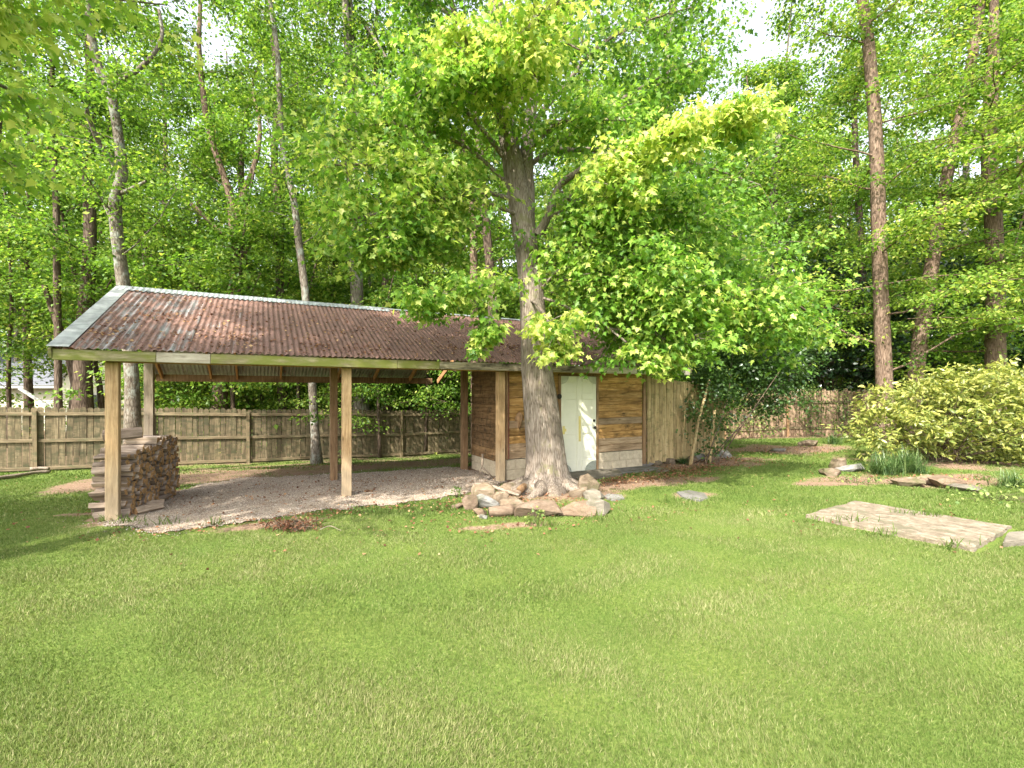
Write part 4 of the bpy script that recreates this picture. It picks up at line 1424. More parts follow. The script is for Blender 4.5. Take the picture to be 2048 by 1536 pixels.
# ------------------------------------------------------------------ the big maple in front of the shed
mroot = empty('maple_tree', MAPLE_XY, 0, 'big leaning maple with broad trunk and bright boughs in front of the shed', 'tree')
mb = MB()
MY = MAPLE_XY.y
tp = [(1094, 985), (1093, 940), (1090, 890), (1083, 820), (1074, 740), (1069, 670), (1064, 600), (1056, 520), (1044, 430), (1028, 340), (1016, 270), (1000, 150), (990, 0), (985, -160), (1000, -340)]
tw = [92, 82, 74, 69, 62, 55, 50, 46, 46, 42, 38, 34, 30, 24, 16]
tpts = [np.array(P(px, py, MY + max(0, (600 - py)) * .0006) - MAPLE_XY) for px, py in tp]
tpts[0][2] = -.06
path = smooth_path(tpts, 64)
rr = np.interp(np.linspace(0, len(tp) - 1, 64), np.arange(len(tp)), np.array(tw) / FPX * MY / 2)


def mflare(i, ph):
    h = path[i][2]
    f = 1 + .45 * math.exp(-max(h, 0) / .12) * (1 + .45 * math.cos(5 * ph + .6) + .2 * math.cos(3 * ph))
    ridge = .020 * math.sin(ph * 13 + 1.2 * math.sin(i * .5)) + .012 * math.sin(ph * 29 + i * .7) + .02 * math.sin(ph * 2 + i * .21)
    return f * (1 + ridge)


mb.tube(path, list(rr), 72, .006, flare=mflare)
# surface roots
for a, l in ((-2.6, .75), (-1.9, .55), (-.7, .7), (-.2, .6), (3.0, .6)):
    q = [np.array([math.cos(a) * .36, math.sin(a) * .36, .12])]
    for j in range(1, 5):
        rr_ = .36 + l * j / 4
        a2 = a + .12 * math.sin(j * 1.7)
        q.append(np.array([math.cos(a2) * rr_, math.sin(a2) * rr_, .12 - .05 * j]))
    mb.tube(q, [.12, .10, .075, .055, .03], 10, .05)
# second stem leaving to the right behind the first, and the stub where a limb joined
def plimb(pp, w0_, w1_, n_=9):
    l3 = [np.array(P(*q) - MAPLE_XY) for q in pp]
    ln = smooth_path(l3, 4 * len(l3))
    mb.tube(ln, list(np.linspace(w0_, w1_, len(ln)) / FPX * pp[0][2] / 2), n_, .03, cap=False)
    return ln


plimb([(1052, 500, MY + .12), (1054, 400, MY + .2), (1052, 330, MY + .3), (1056, 270, MY + .45), (1066, 180, MY + .6), (1072, 60, MY + .8), (1080, -120, MY + 1)], 36, 16, 14)
plimb([(1075, 470, MY), (1092, 440, MY - .05), (1118, 372, MY - .1), (1160, 340, MY - .2)], 20, 10)

# boughs with their leaves: pixel path and depths, then leaf clumps along the outer part; last number = how yellow
boughs = [
    ([(1030, 400, 8.4), (960, 380, 8.0), (860, 350, 7.6), (760, 330, 7.3), (670, 330, 7.0)], 9, 24, .34, .78),
    ([(1030, 380, 8.4), (940, 300, 8.2), (850, 260, 8.0), (740, 250, 7.8), (640, 280, 7.6)], 9, 22, .32, .70),
    ([(1040, 430, 8.3), (950, 400, 7.8), (860, 400, 7.4), (780, 420, 7.1), (700, 440, 6.9)], 8, 22, .32, .78),
    ([(1020, 330, 8.4), (930, 220, 8.3), (850, 180, 8.2), (770, 190, 8.1)], 11, 16, .36, .50),
    ([(1055, 560, 8.3), (1000, 560, 7.6), (940, 580, 7.1), (880, 590, 6.8), (835, 590, 6.6)], 8, 14, .22, .70),
    ([(1000, 570, 7.6), (985, 620, 7.1), (975, 660, 6.9), (965, 680, 6.8)], 5, 6, .13, .72),
    ([(1060, 600, 8.2), (1075, 610, 7.6), (1095, 640, 7.1), (1110, 670, 6.9), (1120, 690, 6.8)], 6, 9, .16, .95),
    ([(1016, 280, 8.3), (1000, 200, 7.6), (1020, 130, 7.0), (1060, 60, 6.5), (1120, 0, 6.2)], 10, 15, .34, .88),
    ([(1010, 260, 8.3), (970, 180, 7.5), (940, 110, 7.0), (925, 50, 6.7)], 10, 14, .24, .84),
    ([(1000, 170, 7.6), (985, 150, 7.0), (965, 150, 6.8), (950, 190, 6.7)], 6, 10, .22, .80),
    ([(1010, 200, 8.2), (1000, 150, 7.6), (1020, 120, 7.2), (1050, 140, 7.0), (1090, 160, 7.0)], 7, 7, .30, .78),
    ([(1000, 150, 8.4), (1050, 60, 7.8), (1100, 70, 7.4), (1160, 100, 7.2)], 8, 8, .36, .74),
    ([(1000, 150, 8.4), (950, 140, 7.8), (890, 150, 7.5), (830, 190, 7.3)], 8, 16, .32, .62),
    ([(1060, 300, 8.6), (1110, 250, 8.2), (1170, 240, 7.9), (1250, 240, 7.8)], 9, 18, .36, .60),
    ([(950, 380, 7.9), (880, 420, 7.5), (800, 460, 7.2), (720, 490, 7.0)], 8, 16, .28, .60),
    ([(1090, 440, 8.3), (1130, 420, 7.9), (1190, 420, 7.6), (1250, 440, 7.5)], 6, 18, .30, .66),
    ([(1085, 500, 8.3), (1120, 490, 7.9), (1180, 500, 7.6), (1260, 520, 7.5)], 6, 18, .30, .64),
    ([(1080, 580, 8.2), (1130, 560, 7.8), (1190, 570, 7.5), (1260, 600, 7.4), (1340, 650, 7.4)], 6, 20, .30, .70),
    ([(1250, 640, 7.6), (1300, 690, 7.4), (1350, 710, 7.4), (1400, 700, 7.6)], 5, 14, .26, .66),
    ([(1400, 640, 8.1), (1470, 670, 8.2), (1540, 680, 8.5), (1600, 690, 8.9)], 5, 14, .32, .60),
    ([(1000, 440, 8.2), (900, 470, 7.8), (820, 500, 7.6), (760, 520, 7.5)], 6, 12, .24, .66),
    ([(1200, 560, 8.0), (1300, 600, 7.6), (1400, 590, 7.6), (1500, 600, 7.9)], 8, 18, .34, .66),
    ([(1118, 372, 8.2), (1190, 320, 7.5), (1280, 290, 7.0), (1380, 250, 6.6), (1450, 228, 6.4), (1515, 215, 6.3)], 12, 22, .20, .93),
    ([(1190, 320, 7.5), (1230, 350, 7.1), (1260, 330, 7.0), (1240, 380, 6.9)], 7, 12, .20, .90),
    ([(1100, 420, 8.3), (1170, 380, 8.1), (1250, 400, 8.0), (1330, 420, 8.0), (1420, 430, 8.1)], 8, 24, .38, .60),
    ([(1080, 470, 8.4), (1160, 480, 8.1), (1260, 490, 8.0), (1370, 500, 8.1), (1480, 520, 8.3)], 7, 26, .40, .58),
    ([(1075, 520, 8.4), (1160, 540, 8.0), (1250, 560, 7.8), (1350, 560, 7.9), (1460, 570, 8.2), (1560, 580, 8.6)], 7, 30, .40, .56),
    ([(1070, 560, 8.4), (1140, 590, 7.9), (1220, 620, 7.7), (1310, 630, 7.8), (1400, 640, 8.1), (1500, 640, 8.6)], 7, 28, .36, .55),
    ([(1068, 590, 8.4), (1130, 640, 7.8), (1200, 680, 7.6), (1280, 690, 7.7), (1340, 690, 7.9)], 6, 20, .30, .55),
    ([(1200, 670, 7.6), (1250, 710, 7.4), (1290, 735, 7.3), (1320, 745, 7.3), (1345, 755, 7.3)], 5, 7, .15, .68),
    ([(1290, 690, 7.7), (1310, 730, 7.6), (1325, 750, 7.6), (1330, 775, 7.6)], 3, 3, .10, .85),
    ([(1060, 330, 8.8), (1140, 270, 9.0), (1240, 200, 9.2), (1330, 150, 9.3), (1400, 120, 9.4)], 12, 22, .48, .50),
    ([(1062, 250, 9.0), (1130, 170, 9.2), (1200, 90, 9.4), (1300, 40, 9.5), (1400, 10, 9.5)], 12, 22, .50, .48),
    ([(1066, 180, 9.2), (1100, 90, 9.4), (1160, 10, 9.6), (1240, -80, 9.8)], 11, 18, .50, .48),
    ([(1100, 300, 8.9), (1200, 300, 9.2), (1300, 310, 9.5), (1400, 330, 9.8), (1520, 370, 10.2)], 12, 22, .45, .48),
    ([(1110, 380, 8.8), (1220, 440, 9.4), (1340, 460, 10.0), (1460, 470, 10.6), (1580, 500, 11.2)], 11, 22, .45, .48),
    ([(1090, 500, 8.9), (1200, 560, 9.4), (1320, 590, 10.0), (1440, 610, 10.6), (1540, 630, 11.0)], 10, 20, .42, .46),
    ([(1000, 150, 8.6), (930, 60, 8.8), (860, 0, 9.0), (780, -60, 9.2)], 11, 14, .48, .46),
    ([(990, 0, 8.8), (900, -90, 8.2), (820, -180, 7.8), (700, -260, 7.5)], 14, 16, .6, .5),
    ([(990, -60, 8.8), (1100, -160, 8.2), (1230, -240, 7.8), (1380, -300, 7.5)], 14, 16, .6, .5),
    ([(985, -160, 8.8), (960, -260, 7.6), (930, -330, 6.6), (900, -380, 5.8)], 12, 14, .6, .5),
    ([(985, -160, 8.8), (1060, -300, 10.0), (1160, -400, 11.2)], 12, 14, .7, .5),
]
mparts = []
for pp, w0_, ncl, rc, yel in boughs:
    if max(q[1] for q in pp) > 600 and pp[-1][0] > 1150:
        pp = [(q[0], q[1] - (28 if q[0] > 1100 else 0), q[2]) for q in pp]
    ln = plimb(pp, w0_, 3, 6)
    L_ = len(ln)
    cs = []
    for j in range(int(ncl * 2.3)):
        u = random.uniform(.22, 1.0) ** .8
        q = ln[min(L_ - 1, int(u * (L_ - 1) + .5))]
        off = np.array([random.gauss(0, rc), random.gauss(0, rc), random.gauss(-.02, rc * .62)])
        cs.append(q + off)
        mb.tube([q, q + off * .5 + np.array([0, 0, .03]), q + off], [.008, .006, .003], 3, cap=False)
    cs = np.array(cs)
    mparts.append(leaf_sprays(cs, rc * 1.05, 44, .098, np.clip(rng.normal(yel * .88 + .06, .12, len(cs)), 0, 1), .6, .8, MAPLE, .8, .16))
mb.build('trunk', M['bark_maple'], mroot, True)
obj('crown', np_mesh('crown', mparts, M['maple_leaf']), mroot)

# a near maple standing out of frame on the left; its boughs hang into the top left corner
nroot = empty('maple_tree', (-6.2, 3.1, 0), 0, 'near tree whose soft green boughs hang into the upper left corner', 'tree')
mb = MB()
npth = smooth_path([(0, 0, -.05), (.05, .02, 2.0), (-.05, .05, 4.5), (.1, 0, 7), (0, .1, 12)], 22)
mb.tube(npth, list(np.linspace(.24, .07, 22)), 14, .03, flare=lambda i, ph: 1 + .4 * max(0, 1 - i / 1.5))
nparts = []
for i in range(26):  # upper limbs out of view, spread wide to throw dappled shade on the roof
    z = 5.6 + 6.2 * i / 26
    az = i * 2.4 if i % 3 else random.uniform(-.9, .9)
    kk = int(np.argmin([abs(q[2] - z) for q in npth]))
    lp = limb(mb, npth[kk], az, (random.uniform(1.8, 2.8) if i % 3 else random.uniform(3.2, 5.6)), .35, .05, 6, 6)
    cs = []
    for c in range(12):
        u = random.uniform(.3, 1)
        q = lp[int(u * 6)]
        off = np.array([random.gauss(0, .3), random.gauss(0, .3), random.gauss(0, .2)])
        cs.append(q + off)
        mb.tube([q, q + off], [.008, .003], 3, cap=False)
    nparts.append(leaf_sprays(np.array(cs), .46, 40, .15, np.clip(rng.normal(.6, .12, len(cs)), 0, 1), .5, .8, KITE, .8, .12))
for pp, tn in (([(-180, 60, 4.0), (-60, 40, 4.4), (20, 30, 4.7), (90, 60, 4.9)], .8), ([(-190, 200, 4.0), (-80, 160, 4.4), (0, 170, 4.7), (60, 210, 4.9)], .75),
               ([(-190, 300, 4.0), (-100, 280, 4.4), (-20, 300, 4.8), (30, 340, 5.0)], .7), ([(-150, 0, 4.0), (20, -30, 4.6), (160, -10, 5.0), (330, 10, 5.2)], .8)):
    b0 = Vector((-6.2, 3.1, 0))
    l3 = [np.array(P(*q) - b0) for q in pp]
    l3 = [np.array([0.05, 0, l3[0][2] - .5])] + l3
    ln = smooth_path(l3, 16)
    mb.tube(ln, list(np.linspace(.05, .006, 16)), 6, .03, cap=False)
    cs = np.array([ln[random.randint(6, 15)] + np.array([random.gauss(0, .16), random.gauss(0, .16), random.gauss(0, .12)]) for _ in range(16)])
    nparts.append(leaf_sprays(cs, .24, 20, .10, np.clip(rng.normal(tn, .08, len(cs)), 0, 1), .6, .9, MAPLE, .8, .08))
mb.build('trunk', M['bark_grey'], nroot, True)
obj('crown', np_mesh('crown', nparts, M['maple_leaf']), nroot)
copy_tree(nroot, (-9.8, -.4, 0), 2.0, .95, 'added unseen tree left of the viewpoint to shade the lawn', 'added shade trees by the viewpoint')  # unseen copy, added to throw dappled shade over the left lawn

# ------------------------------------------------------------------ evergreens and shrubs
def bush(name, label, cat, base, blobs, leafm, bk, n_clus, per, size, tmpl, tint, rad, stems, droop=.2, up=.4, flat=.8, shell=.55, tj=.15):
    root = empty(name, base, 0, label, cat)
    base = np.array(base)
    mb = MB()
    cen, tin = [], []
    vol = np.array([b[3] * b[4] * b[5] for b in blobs]); vol = vol / vol.sum()
    for (cx0, cy0, cz0, rx, ry, rz_), v_ in zip(blobs, vol):
        for _ in range(int(n_clus * v_)):
            q = unit(rng.normal(0, 1, 3)[None])[0] * (shell + (1.05 - shell) * rng.random() ** .6)
            lump = 1 + .28 * vnoise(q[0] * 3 + cx0, q[2] * 3 + q[1] * 2, 2)
            p = np.array([cx0 + q[0] * rx * lump, cy0 + q[1] * ry * lump, cz0 + q[2] * rz_ * lump]) - base
            if p[2] + base[2] < gz(p[0] + base[0], p[1] + base[1]) + .12: continue
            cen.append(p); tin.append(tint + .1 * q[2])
    cen = np.array(cen)
    for k_ in range(stems):
        c = cen[random.randrange(len(cen))]
        st = np.array([random.gauss(0, .16), random.gauss(0, .16), -.03])
        mid = (st + c) / 2 + np.array([random.gauss(0, .15), random.gauss(0, .15), .15])
        mb.tube(smooth_path([st, mid, c], 7), list(np.linspace(.016, .005, 7)), 5, .05, cap=False)
    tag(mb.build('stems', M[bk], root, True), kind='stuff')
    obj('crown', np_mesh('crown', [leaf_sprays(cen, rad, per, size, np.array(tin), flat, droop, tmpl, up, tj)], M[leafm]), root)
    return root


def blob(px, py, Y, wpx, hpx, depth):
    p = P(px, py, Y)
    return (p.x, p.y, p.z, wpx / FPX * Y / 2, depth, hpx / FPX * Y / 2)


# variegated laurel by the lawn on the right
bb = G(1880, 922)
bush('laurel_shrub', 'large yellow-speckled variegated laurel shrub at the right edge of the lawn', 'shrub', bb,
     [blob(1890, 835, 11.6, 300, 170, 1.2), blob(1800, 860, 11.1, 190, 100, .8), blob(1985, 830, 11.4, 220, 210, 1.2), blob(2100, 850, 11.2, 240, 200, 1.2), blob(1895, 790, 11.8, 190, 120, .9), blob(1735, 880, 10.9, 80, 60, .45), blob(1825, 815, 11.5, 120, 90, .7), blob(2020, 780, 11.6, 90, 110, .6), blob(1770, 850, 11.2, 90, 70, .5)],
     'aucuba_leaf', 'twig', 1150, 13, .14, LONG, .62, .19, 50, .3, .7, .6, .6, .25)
bb = G(1405, 926)
cam_sh = bush('camellia_shrub', 'dark glossy small-leaved shrub against the plank fence right of shed', 'shrub', bb,
     [blob(1500, 680, 12.3, 210, 170, 1.1), blob(1440, 730, 11.9, 150, 150, .8), blob(1420, 790, 11.7, 110, 110, .5), blob(1530, 770, 12.4, 150, 130, .8), blob(1410, 845, 11.4, 80, 90, .3), blob(1425, 890, 11.3, 60, 50, .3), blob(1580, 700, 12.8, 110, 130, .8)],
     'camellia_leaf', 'twig', 760, 26, .085, KITE, .58, .26, 5, .4, .5, .7, .4)
# its bare lower stems
for i, (pp, w) in enumerate([([(1380, 935, 11.0), (1388, 890, 11.1), (1400, 830, 11.3), (1420, 760, 11.6)], 7), ([(1418, 932, 11.2), (1424, 880, 11.3), (1430, 820, 11.5)], 7), ([(1364, 928, 11.3), (1366, 880, 11.35), (1370, 820, 11.4)], 4), ([(1412, 930, 11.3), (1412, 900, 11.35), (1408, 860, 11.4)], 4)]):
    mb = MB()
    l3 = [np.array(P(*q)) for q in pp]
    l3[0][2] = float(gz(l3[0][0], l3[0][1])) - .03
    mb.tube(smooth_path(l3, 10), list(np.linspace(w, w * .6, 10) / FPX * 11.3 * .55), 8, .05)
    o = mb.build('stem', M['board_fence'], cam_sh, True, tuple(-Vector(cam_sh.location)))
    o['label'] = 'bare pale lower stem'
for i, (px, py, Y, w, h, lab) in enumerate([(1650, 640, 20.5, 330, 380, 'broad dark evergreen magnolia above the far right fence'), (1900, 640, 19.5, 300, 400, 'dark glossy evergreen between the brown trunks on the right'),
                                            (2060, 620, 19.0, 220, 420, 'dark evergreen at the right edge behind the stout trunk')]):
    b0 = P(px, 0, Y); b0.z = float(gz(b0.x, b0.y))
    bush('magnolia_tree', lab, 'tree', b0, [blob(px, py, Y, w, h, 2.0), blob(px - w * .25, py + 60, Y - .4, w * .6, h * .6, 1.5), blob(px + w * .25, py + 50, Y + .3, w * .6, h * .65, 1.5)],
         'magnolia_leaf', 'bark_dark', 330, 22, .21, KITE, .5, .5, 30, .4, .4, .6, .35)

# strappy clumps
def strappy(label, px, py, nb, ln, spread, tint=.6):
    g = G(px, py)
    root = empty('liriope_clump', g, 0, label, 'plant')
    mb = MB()
    vv, ff, tt = [], [], []
    for i in range(nb):
        a = random.uniform(0, 6.28); r0 = random.gauss(0, spread * .3)
        st = np.array([math.cos(a * 3.1) * r0, math.sin(a * 3.1) * r0, 0])
        L_ = ln * random.uniform(.6, 1.15); lean = random.uniform(.2, 1.25)
        w = random.uniform(.004, .0075)
        side = np.array([-math.sin(a), math.cos(a), 0])
        k_ = len(vv)
        for j in range(5):
            u = j / 4
            p = st + np.array([math.cos(a), math.sin(a), 0]) * L_ * lean * u * (0.5 + .5 * u) + np.array([0, 0, L_ * (u - .62 * lean * u * u)])
            wj = w * (1 - .85 * u ** 2)
            vv += [p - side * wj, p + side * wj]
        for j in range(4):
            ff += [[k_ + 2 * j, k_ + 2 * j + 1, k_ + 2 * j + 3], [k_ + 2 * j, k_ + 2 * j + 3, k_ + 2 * j + 2]]
        tt += [random.gauss(tint, .2)] * 10
    obj('leaf_blades', np_mesh('leaf_blades', [(np.array(vv), np.array(ff), np.clip(np.array(tt), 0, 1))], M['liriope_leaf']), root)
    return root


strappy('large strappy dark green clump in front of the variegated shrub', 1812, 944, 620, .62, .60)
strappy('left half of the strappy green clump under the variegated shrub', 1764, 948, 420, .55, .45)
strappy('strappy green tuft at the far right edge of the bed', 2025, 975, 260, .42, .40, .7)
strappy('small strappy tuft at the foot of the far ragged fence', 1668, 888, 160, .45, .4, .5)
strappy('dark tufted plant at the foot of the tall plank fence', 1367, 928, 130, .24, .22, .2)


def weed(label, px, py, n_, size, rad, h, leafm='ivy_leaf', tint=.6):
    g = G(px, py)
    root = empty('weed', g, 0, label, 'plant')
    mb = MB()
    cs = []
    for i in range(max(3, n_ // 8)):
        e = np.array([random.gauss(0, rad), random.gauss(0, rad), random.uniform(.3, 1) * h])
        mb.tube([np.array([e[0] * .3, e[1] * .3, -.01]), e * np.array([.6, .6, .6]), e], [.004, .003, .002], 3, cap=False)
        cs.append(e)
    tag(mb.build('stems', M['twig'], root), kind='stuff')
    obj('leaves', np_mesh('leaves', [leaf_sprays(np.array(cs), rad * .7, 8, size, tint, .6, .2, KITE)], M[leafm]), root)


weed('low pale ground-cover plant at the right edge below the tuft', 1990, 1000, 220, .07, .42, .16, tint=.75)
weed('leafy weeds beside the stones under the strappy clump', 1712, 968, 90, .06, .20, .14)
weed('bright green weed sprouting at the foot of the rock ring', 1066, 1048, 60, .05, .10, .14, tint=.7)
weed('small upright weed growing through the gravel near the rocks', 912, 995, 40, .05, .05, .20, tint=.55)
weed('tuft of weeds at the gravel edge right of the middle post', 730, 1026, 50, .04, .10, .10, tint=.6)
weed('yellow-green low shrub growing by the far fence foot', 1500, 876, 500, .11, 1.0, .9, tint=.85)
weed('weeds along the fence foot behind the middle posts', 740, 908, 160, .07, .50, .35, tint=.6)
weed('small weeds at the fence foot right of the mottled tree', 690, 915, 90, .07, .28, .30, tint=.6)
weed('ferny green sprig on the litter beside the rocks by the path', 1200, 972, 30, .05, .07, .10, tint=.6)

# ivy over the far right fence
fdir = (B2 - A2).normalized()
nrm_f = Vector((fdir.y, -fdir.x, 0))
vn = []
for t0_, sg in ((.35, .8), (1.5, .6), (3.3, .35), (4.4, .5)):
    for _ in range(70):
        tt_ = t0_ + random.gauss(0, sg * .6); h_ = random.uniform(.1, 1.95)
        p = A2 + fdir * tt_ + nrm_f * random.uniform(.06, .22)
        vn.append((p.x, p.y, float(gz(p.x, p.y)) + h_))
iv = empty('ivy_plant', (A2.x, A2.y, float(gz(A2.x, A2.y))), 0, 'green ivy climbing over the far right ragged fence', 'ivy')
vn = np.array(vn) - np.array(iv.location)
mb = MB()
for k_ in range(14):
    c = vn[random.randrange(len(vn))]
    mb.tube([np.array([c[0], c[1], c[2] * .0]), np.array([c[0] + .05, c[1], c[2] * .5]), c], [.010, .008, .004], 4, cap=False)
tag(mb.build('stems', M['twig'], iv), kind='stuff')
obj('leaves', np_mesh('leaves', [leaf_sprays(vn, .25, 9, .085, np.clip(rng.normal(.55, .2, len(vn)), 0, 1), 1.0, .8, KITE, .2)], M['ivy_leaf']), iv)

# ------------------------------------------------------------------ stones, slabs, sticks
def rock_mesh(sx, sy, sz, seed, npts=16, bev=.012):
    rnd = random.Random(seed)
    bm = bmesh.new()
    for _ in range(npts):
        v = Vector((rnd.gauss(0, 1), rnd.gauss(0, 1), rnd.gauss(0, 1))).normalized()
        p = max(abs(v.x), abs(v.y), abs(v.z))
        v = v / (p ** .55)
        bm.verts.new((v.x * sx / 2, v.y * sy / 2, v.z * sz / 2))
    r_ = bmesh.ops.convex_hull(bm, input=bm.verts)
    junk = [g for g in r_['geom_interior'] if isinstance(g, bmesh.types.BMVert)]
    bmesh.ops.delete(bm, geom=junk, context='VERTS')
    bmesh.ops.dissolve_limit(bm, angle_limit=R(12), verts=bm.verts, edges=bm.edges)
    bmesh.ops.bevel(bm, geom=list(bm.edges), offset=bev, segments=2, profile=.6, affect='EDGES', clamp_overlap=True)
    bmesh.ops.triangulate(bm, faces=[f for f in bm.faces if len(f.verts) > 4])
    bmesh.ops.subdivide_edges(bm, edges=[e for e in bm.edges if e.calc_length() > max(sx, sz) * .22], cuts=1, use_grid_fill=True)
    for v in bm.verts:
        v.co += mnoise.noise_vector(v.co * 9 + Vector((seed, 0, 0))) * min(sx, sz) * .055 + mnoise.noise_vector(v.co * 24 + Vector((0, seed, 0))) * min(sx, sz) * .03
    bmesh.ops.recalc_face_normals(bm, faces=bm.faces)
    me = bpy.data.meshes.new('stone')
    bm.to_mesh(me); bm.free()
    return me


def rock(name, label, px, py, wpx, hpx, mat, seed, deep=.7, rz=0.0, cat='stone', group=None, tilt=0.0):
    """a stone whose lowest visible point is at photograph pixel (px, py)"""
    g = G(px, py)
    sx = wpx / FPX * g.y * 1.14; sz = hpx / FPX * g.y * 1.22
    me = rock_mesh(sx, sx * deep, sz, seed, bev=min(.018, sz * .08))
    me.materials.append(M[mat])
    o = obj(name, me, None, (g.x, g.y + sx * deep * .38, g.z + sz * .26), (R(tilt), R(random.uniform(-4, 4)), rz))
    return tag(o, label, cat, group)


RG = 'stones ringing the big maple'
rock('stone', 'large reddish slab stone at the front of the maple ring, centre', 1075, 1037, 92, 36, 'stone_red', 5, .45, 0, group=RG)
rock('stone', 'long split-faced brown stone in the ring right of the reddish slab', 1155, 1034, 76, 32, 'stone_red', 12, .5, -.15, group=RG)
rock('stone', 'pale flat-topped grey stone at the right end of the maple ring', 1196, 1032, 52, 34, 'flag', 21, .7, .2, group=RG)
rock('stone', 'mossy low stone behind the dark round log end in the ring', 1030, 1022, 60, 26, 'stone', 33, .6, .1, group=RG)
rock('stone', 'dark blue-grey angular slab leaning in the ring left side', 975, 1018, 52, 30, 'stone_grey', 41, .7, .3, group=RG)
rock('stone', 'tall upright brown boulder at the back left of the ring', 966, 1004, 48, 38, 'stone', 55, .8, .2, group=RG)
rock('stone', 'tan leaning stone at the far left end of the ring', 938, 1020, 34, 30, 'stone_red', 62, .8, 0, group=RG)
rock('stone', 'small rounded tan stone at the front left of the ring', 958, 1034, 28, 16, 'stone_red', 71, .8, 0, group=RG)
rock('stone', 'small blue-grey pebble stone at the front left of the ring', 966, 1039, 16, 10, 'stone_grey', 75, .8, 0, group=RG)
rock('stone', 'wedge-shaped brown stone between the leaning slab and log', 1000, 1012, 34, 30, 'stone', 82, .8, .4, group=RG)
rock('stone', 'grey stone tucked behind the branch near the trunk', 1020, 988, 46, 22, 'stone', 93, .7, .1, group=RG)
rock('stone', 'tall pointed mossy stone right of the trunk by the step', 1176, 990, 44, 46, 'stone', 104, .6, .3, group=RG)
rock('stone', 'brown blocky stone leaning below the pointed stone', 1158, 995, 36, 24, 'stone', 117, .7, .1, group=RG)
rock('stone', 'pale grey wedge stone below the pointed one on the right', 1190, 1000, 42, 22, 'flag', 123, .7, -.3, group=RG)
rock('stone', 'small tan stone chip on the gravel edge left of the ring', 914, 1018, 24, 10, 'stone_red', 137, .8, .2, group=RG)

# stones under the tall plank fence
for i in range(15):
    px = 1296 + i * 11.0
    row = i % 2
    rock('stone', 'small dark fieldstone in the low row under the plank fence', px + random.uniform(-3, 3), 934 - i * 1.3 - row * 6, random.uniform(20, 34), random.uniform(9, 17),
         random.choice(['stone', 'stone_grey', 'stone']), 200 + i, .7, random.uniform(-.5, .5), group='stones under the plank fence')
# bed edging on the right
for i, (px, py, w, h, m_, lab) in enumerate([(1690, 940, 44, 26, 'stone', 'brown rock at the left tip of the shrub bed'), (1712, 944, 52, 22, 'stone_grey', 'wide grey rock beside the weeds in the shrub bed'),
                                             (1668, 952, 36, 16, 'stone', 'low flat rock at the left corner of the shrub bed'), (1835, 975, 60, 20, 'stone', 'low brown rock edging the bed below strappy clump'),
                                             (1908, 978, 60, 24, 'stone_red', 'tan rock at the bed edge left of the ground cover'), (1945, 985, 56, 16, 'flag', 'pale flat rock at the bed edge before the ground cover'),
                                             (1925, 920, 90, 26, 'stone', 'large dark rock deep under the variegated shrub'), (1870, 965, 50, 14, 'stone', 'small flat rock behind the rotting log'),
                                             (1625, 893, 36, 14, 'stone', 'mounded rubble rock on bare earth before the far fence'), (1560, 903, 34, 8, 'stone_grey', 'flat dark rock lying on bare earth by the far fence')]):
    rock('stone', lab, px, py, w, h, m_, 300 + i * 3, .7, random.uniform(-.3, .3))
# weathered log in the bed
def log_thing(name, label, pp, r0, r1, mat, cat='log'):
    mb = MB()
    l3 = [np.array(p) for p in pp]
    mb.tube(smooth_path(l3, 9), list(np.linspace(r0, r1, 9)), 9, .07)
    return tag(mb.build(name, M[mat], None, True, fix=True), label, cat)


def gp(px, py, up=.0):
    g = G(px, py)
    return (g.x, g.y, g.z + up)


log_thing('rotting_log', 'rotting log lying along the shrub bed edge', [gp(1840, 968, .06), gp(1880, 972, .07), gp(1925, 976, .06)], .06, .07, 'dark_log')
log_thing('cut_log', 'short brown log with dark cut end in the front of the ring', [gp(978, 1034, .07), gp(1000, 1033, .075), gp(1024, 1031, .08)], .07, .085, 'dark_log')
log_thing('cut_log', 'sawn chunk of orange-brown wood leaning on the maple roots', [gp(1040, 992, .10), gp(1052, 984, .13), gp(1066, 976, .16)], .06, .062, 'post_dark')
log_thing('cut_log', 'broken reddish split branch piece inside the rock ring', [gp(1005, 1006, .10), gp(1020, 1002, .13), gp(1040, 1000, .10)], .04, .05, 'dark_log')
mb = MB()
mb.tube(smooth_path([np.array(gp(932, 985, .10)), np.array(gp(955, 984, .13)), np.array(gp(980, 994, .18)), np.array(gp(1010, 1002, .16)), np.array(gp(1038, 1006, .12))], 14), list(np.linspace(.035, .022, 14)), 8, .08)
mb.tube([np.array(gp(952, 984, .14)), np.array(gp(950, 982, .21)), np.array(gp(951, 980, .27))], [.018, .013, .008], 6, .08)
tag(mb.build('fallen_branch', M['stick'], None, True, fix=True), 'crooked dead branch lying across the rock ring towards the trunk', 'branch')
for i, (pp, r0, lab) in enumerate([([gp(-40, 966, .05), gp(20, 958, .05), gp(70, 950, .06), gp(100, 947, .05)], .05, 'grey fallen branch in the grass at the left fence, thickest'),
                                   ([gp(-30, 960, .03), gp(30, 952, .04), gp(95, 948, .05)], .018, 'thin grey twig lying over the fallen branch on the left'),
                                   ([gp(60, 945, .08), gp(80, 944, .10), gp(98, 944, .09)], .05, 'short weathered log at the end of the fallen branch')]):
    log_thing('fallen_branch', lab, pp, r0, r0 * .7, 'stick', 'branch')

